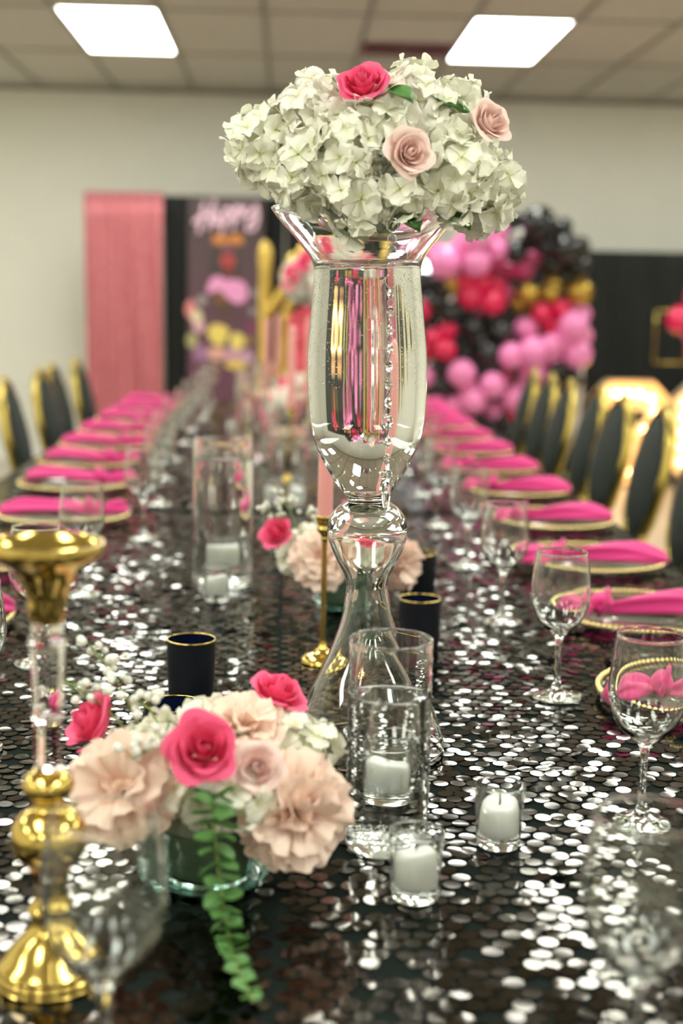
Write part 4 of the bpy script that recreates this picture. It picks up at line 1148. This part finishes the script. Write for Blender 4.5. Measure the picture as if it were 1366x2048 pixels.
# small gold frame with balloons at the room side
gs = thing('gold_stand', (2.75, 8.9, 0), 'thin gold wire frame stand in front of the wide black drape', 'stand')
for a, b_ in [((-.31, 0, .93), (.31, 0, .93)), ((-.31, 0, 1.27), (.31, 0, 1.27)), ((-.31, 0, .93), (-.31, 0, 1.27)), ((.31, 0, .93), (.31, 0, 1.27)), ((.1, 0, 0), (.1, 0, .93)), ((-.1, 0, 0), (.3, 0, 0))]:
    link('bar', MB().tube([a, b_], .006, 8).mesh('bar', M['gold_frame']), gs)
bc = thing('balloon_cluster', (2.75, 8.76, 0), 'small cluster of hot pink balloons on the thin gold frame', 'balloons')
for (x, z, r, c) in [(-.20, 1.215, .095, 'h'), (-.06, 1.36, .10, 'h'), (-.08, 1.13, .09, 'm'), (.06, 1.25, .10, 'h'), (-.06, 1.02, .09, 'h'), (.12, 1.08, .09, 'h')]:
    link('balloon', bme[c], bc, (x, rr.uniform(-.04, .04), z), facing((rr.uniform(-.5, .5), -1, .3), rr.random()), r)

# lit numerals
warm_in = mat('warm_white_letter', (.85, .66, .42), .5)
bulb_m = emit_mat('warm_bulb', (1.0, .66, .30), BULB_STRENGTH)
bulb_me = MB().sphere((0, 0, 0), .021, 12, 8).mesh('bulb', bulb_m)
def numeral(name, x, y, outlines, bulbs, label):
    t = thing(name, (x, y, 0), label, 'lit numeral', 'lit marquee numerals')
    b = MB()
    if len(outlines) == 1:
        b.add([(px, .0, pz + .02) for px, pz in outlines[0]], [tuple(range(len(outlines[0])))])
    else:
        o, i_ = outlines; n = len(o)
        b.add([(px, 0, pz + .02) for px, pz in o] + [(px, 0, pz + .02) for px, pz in i_], [(k, (k + 1) % n, n + (k + 1) % n, n + k) for k in range(n)])
    link('back_panel', b.mesh('back_panel', warm_in, False), t)
    b = MB()
    for oi, o in enumerate(outlines):
        n = len(o)
        for k in range(n):
            p, q = o[k], o[(k + 1) % n]
            b.add([(p[0], 0, p[1] + .02), (q[0], 0, q[1] + .02), (q[0], -.13, q[1] + .02), (p[0], -.13, p[1] + .02)], [(0, 1, 2, 3)])
    r = link('rim', b.mesh('rim', warm_in, False), t); md = r.modifiers.new('thick', 'SOLIDIFY'); md.thickness = .006; md.offset = 0
    for (bx, bz) in bulbs: link('bulb', bulb_me, t, (bx, -.05, bz + .02))
two = [(0, 0), (.58, 0), (.58, .19), (.30, .19), (.58, .42), (.58, .61), (.45, .745), (.13, .745), (0, .61), (0, .46), (.18, .46), (.18, .54), (.4, .54), (.4, .47), (0, .20)]
numeral('marquee_numeral', 2.19, 9.72, [two], [(.09, .54), (.12, .64), (.21, .65), (.29, .65), (.37, .65), (.46, .62), (.49, .52), (.42, .39), (.30, .29), (.16, .19), (.09, .09), (.2, .09), (.3, .09), (.4, .09), (.5, .09)], 'warm lit marquee numeral two behind the black chairs')
zo = [(.13, 0), (.46, 0), (.59, .13), (.59, .615), (.46, .745), (.13, .745), (0, .615), (0, .13)]
zi = [(.21, .19), (.38, .19), (.40, .21), (.40, .535), (.38, .555), (.21, .555), (.19, .535), (.19, .21)]
numeral('marquee_numeral', 2.80, 9.72, [zo, zi], [(.095, .16), (.095, .27), (.095, .38), (.095, .49), (.1, .59), (.19, .65), (.295, .65), (.4, .65), (.49, .59), (.495, .48), (.495, .37), (.495, .26), (.49, .15), (.4, .09), (.295, .09), (.19, .09)], 'warm lit marquee numeral zero beside the numeral two')
# round white light on a stand by the garland
rl = thing('studio_light', (.865, 9.15, 0), 'round glowing white light on a thin black stand beside the balloons', 'light')
link('pole', MB().tube([(0, 0, .02), (0, 0, 1.36)], .012, 8).mesh('pole', M['velvet']), rl)
for k in range(3): link('leg', MB().tube([(0, 0, .35), (.28 * cos(k * 2.1 + .5), .28 * sin(k * 2.1 + .5), .01)], .010, 8).mesh('leg', M['velvet']), rl)
link('head', MB().lathe([(0, .04), (.07, .04), (.092, .0), (.092, -.02), (.088, -.02), (0, -.015)], 32, 0, Matrix.Translation((0, 0, 1.50)) @ Matrix.Rotation(-pi / 2, 4, 'X')).mesh('head', M['velvet'], True, 50), rl)
link('lamp_face', MB().lathe([(0, 0), (.086, 0), (.086, .004), (0, .004)], 32, 0, Matrix.Translation((0, -.024, 1.50)) @ Matrix.Rotation(pi / 2, 4, 'X')).mesh('lamp_face', emit_mat('cool_lamp', (.85, .95, 1.0), 6.0), False), rl)
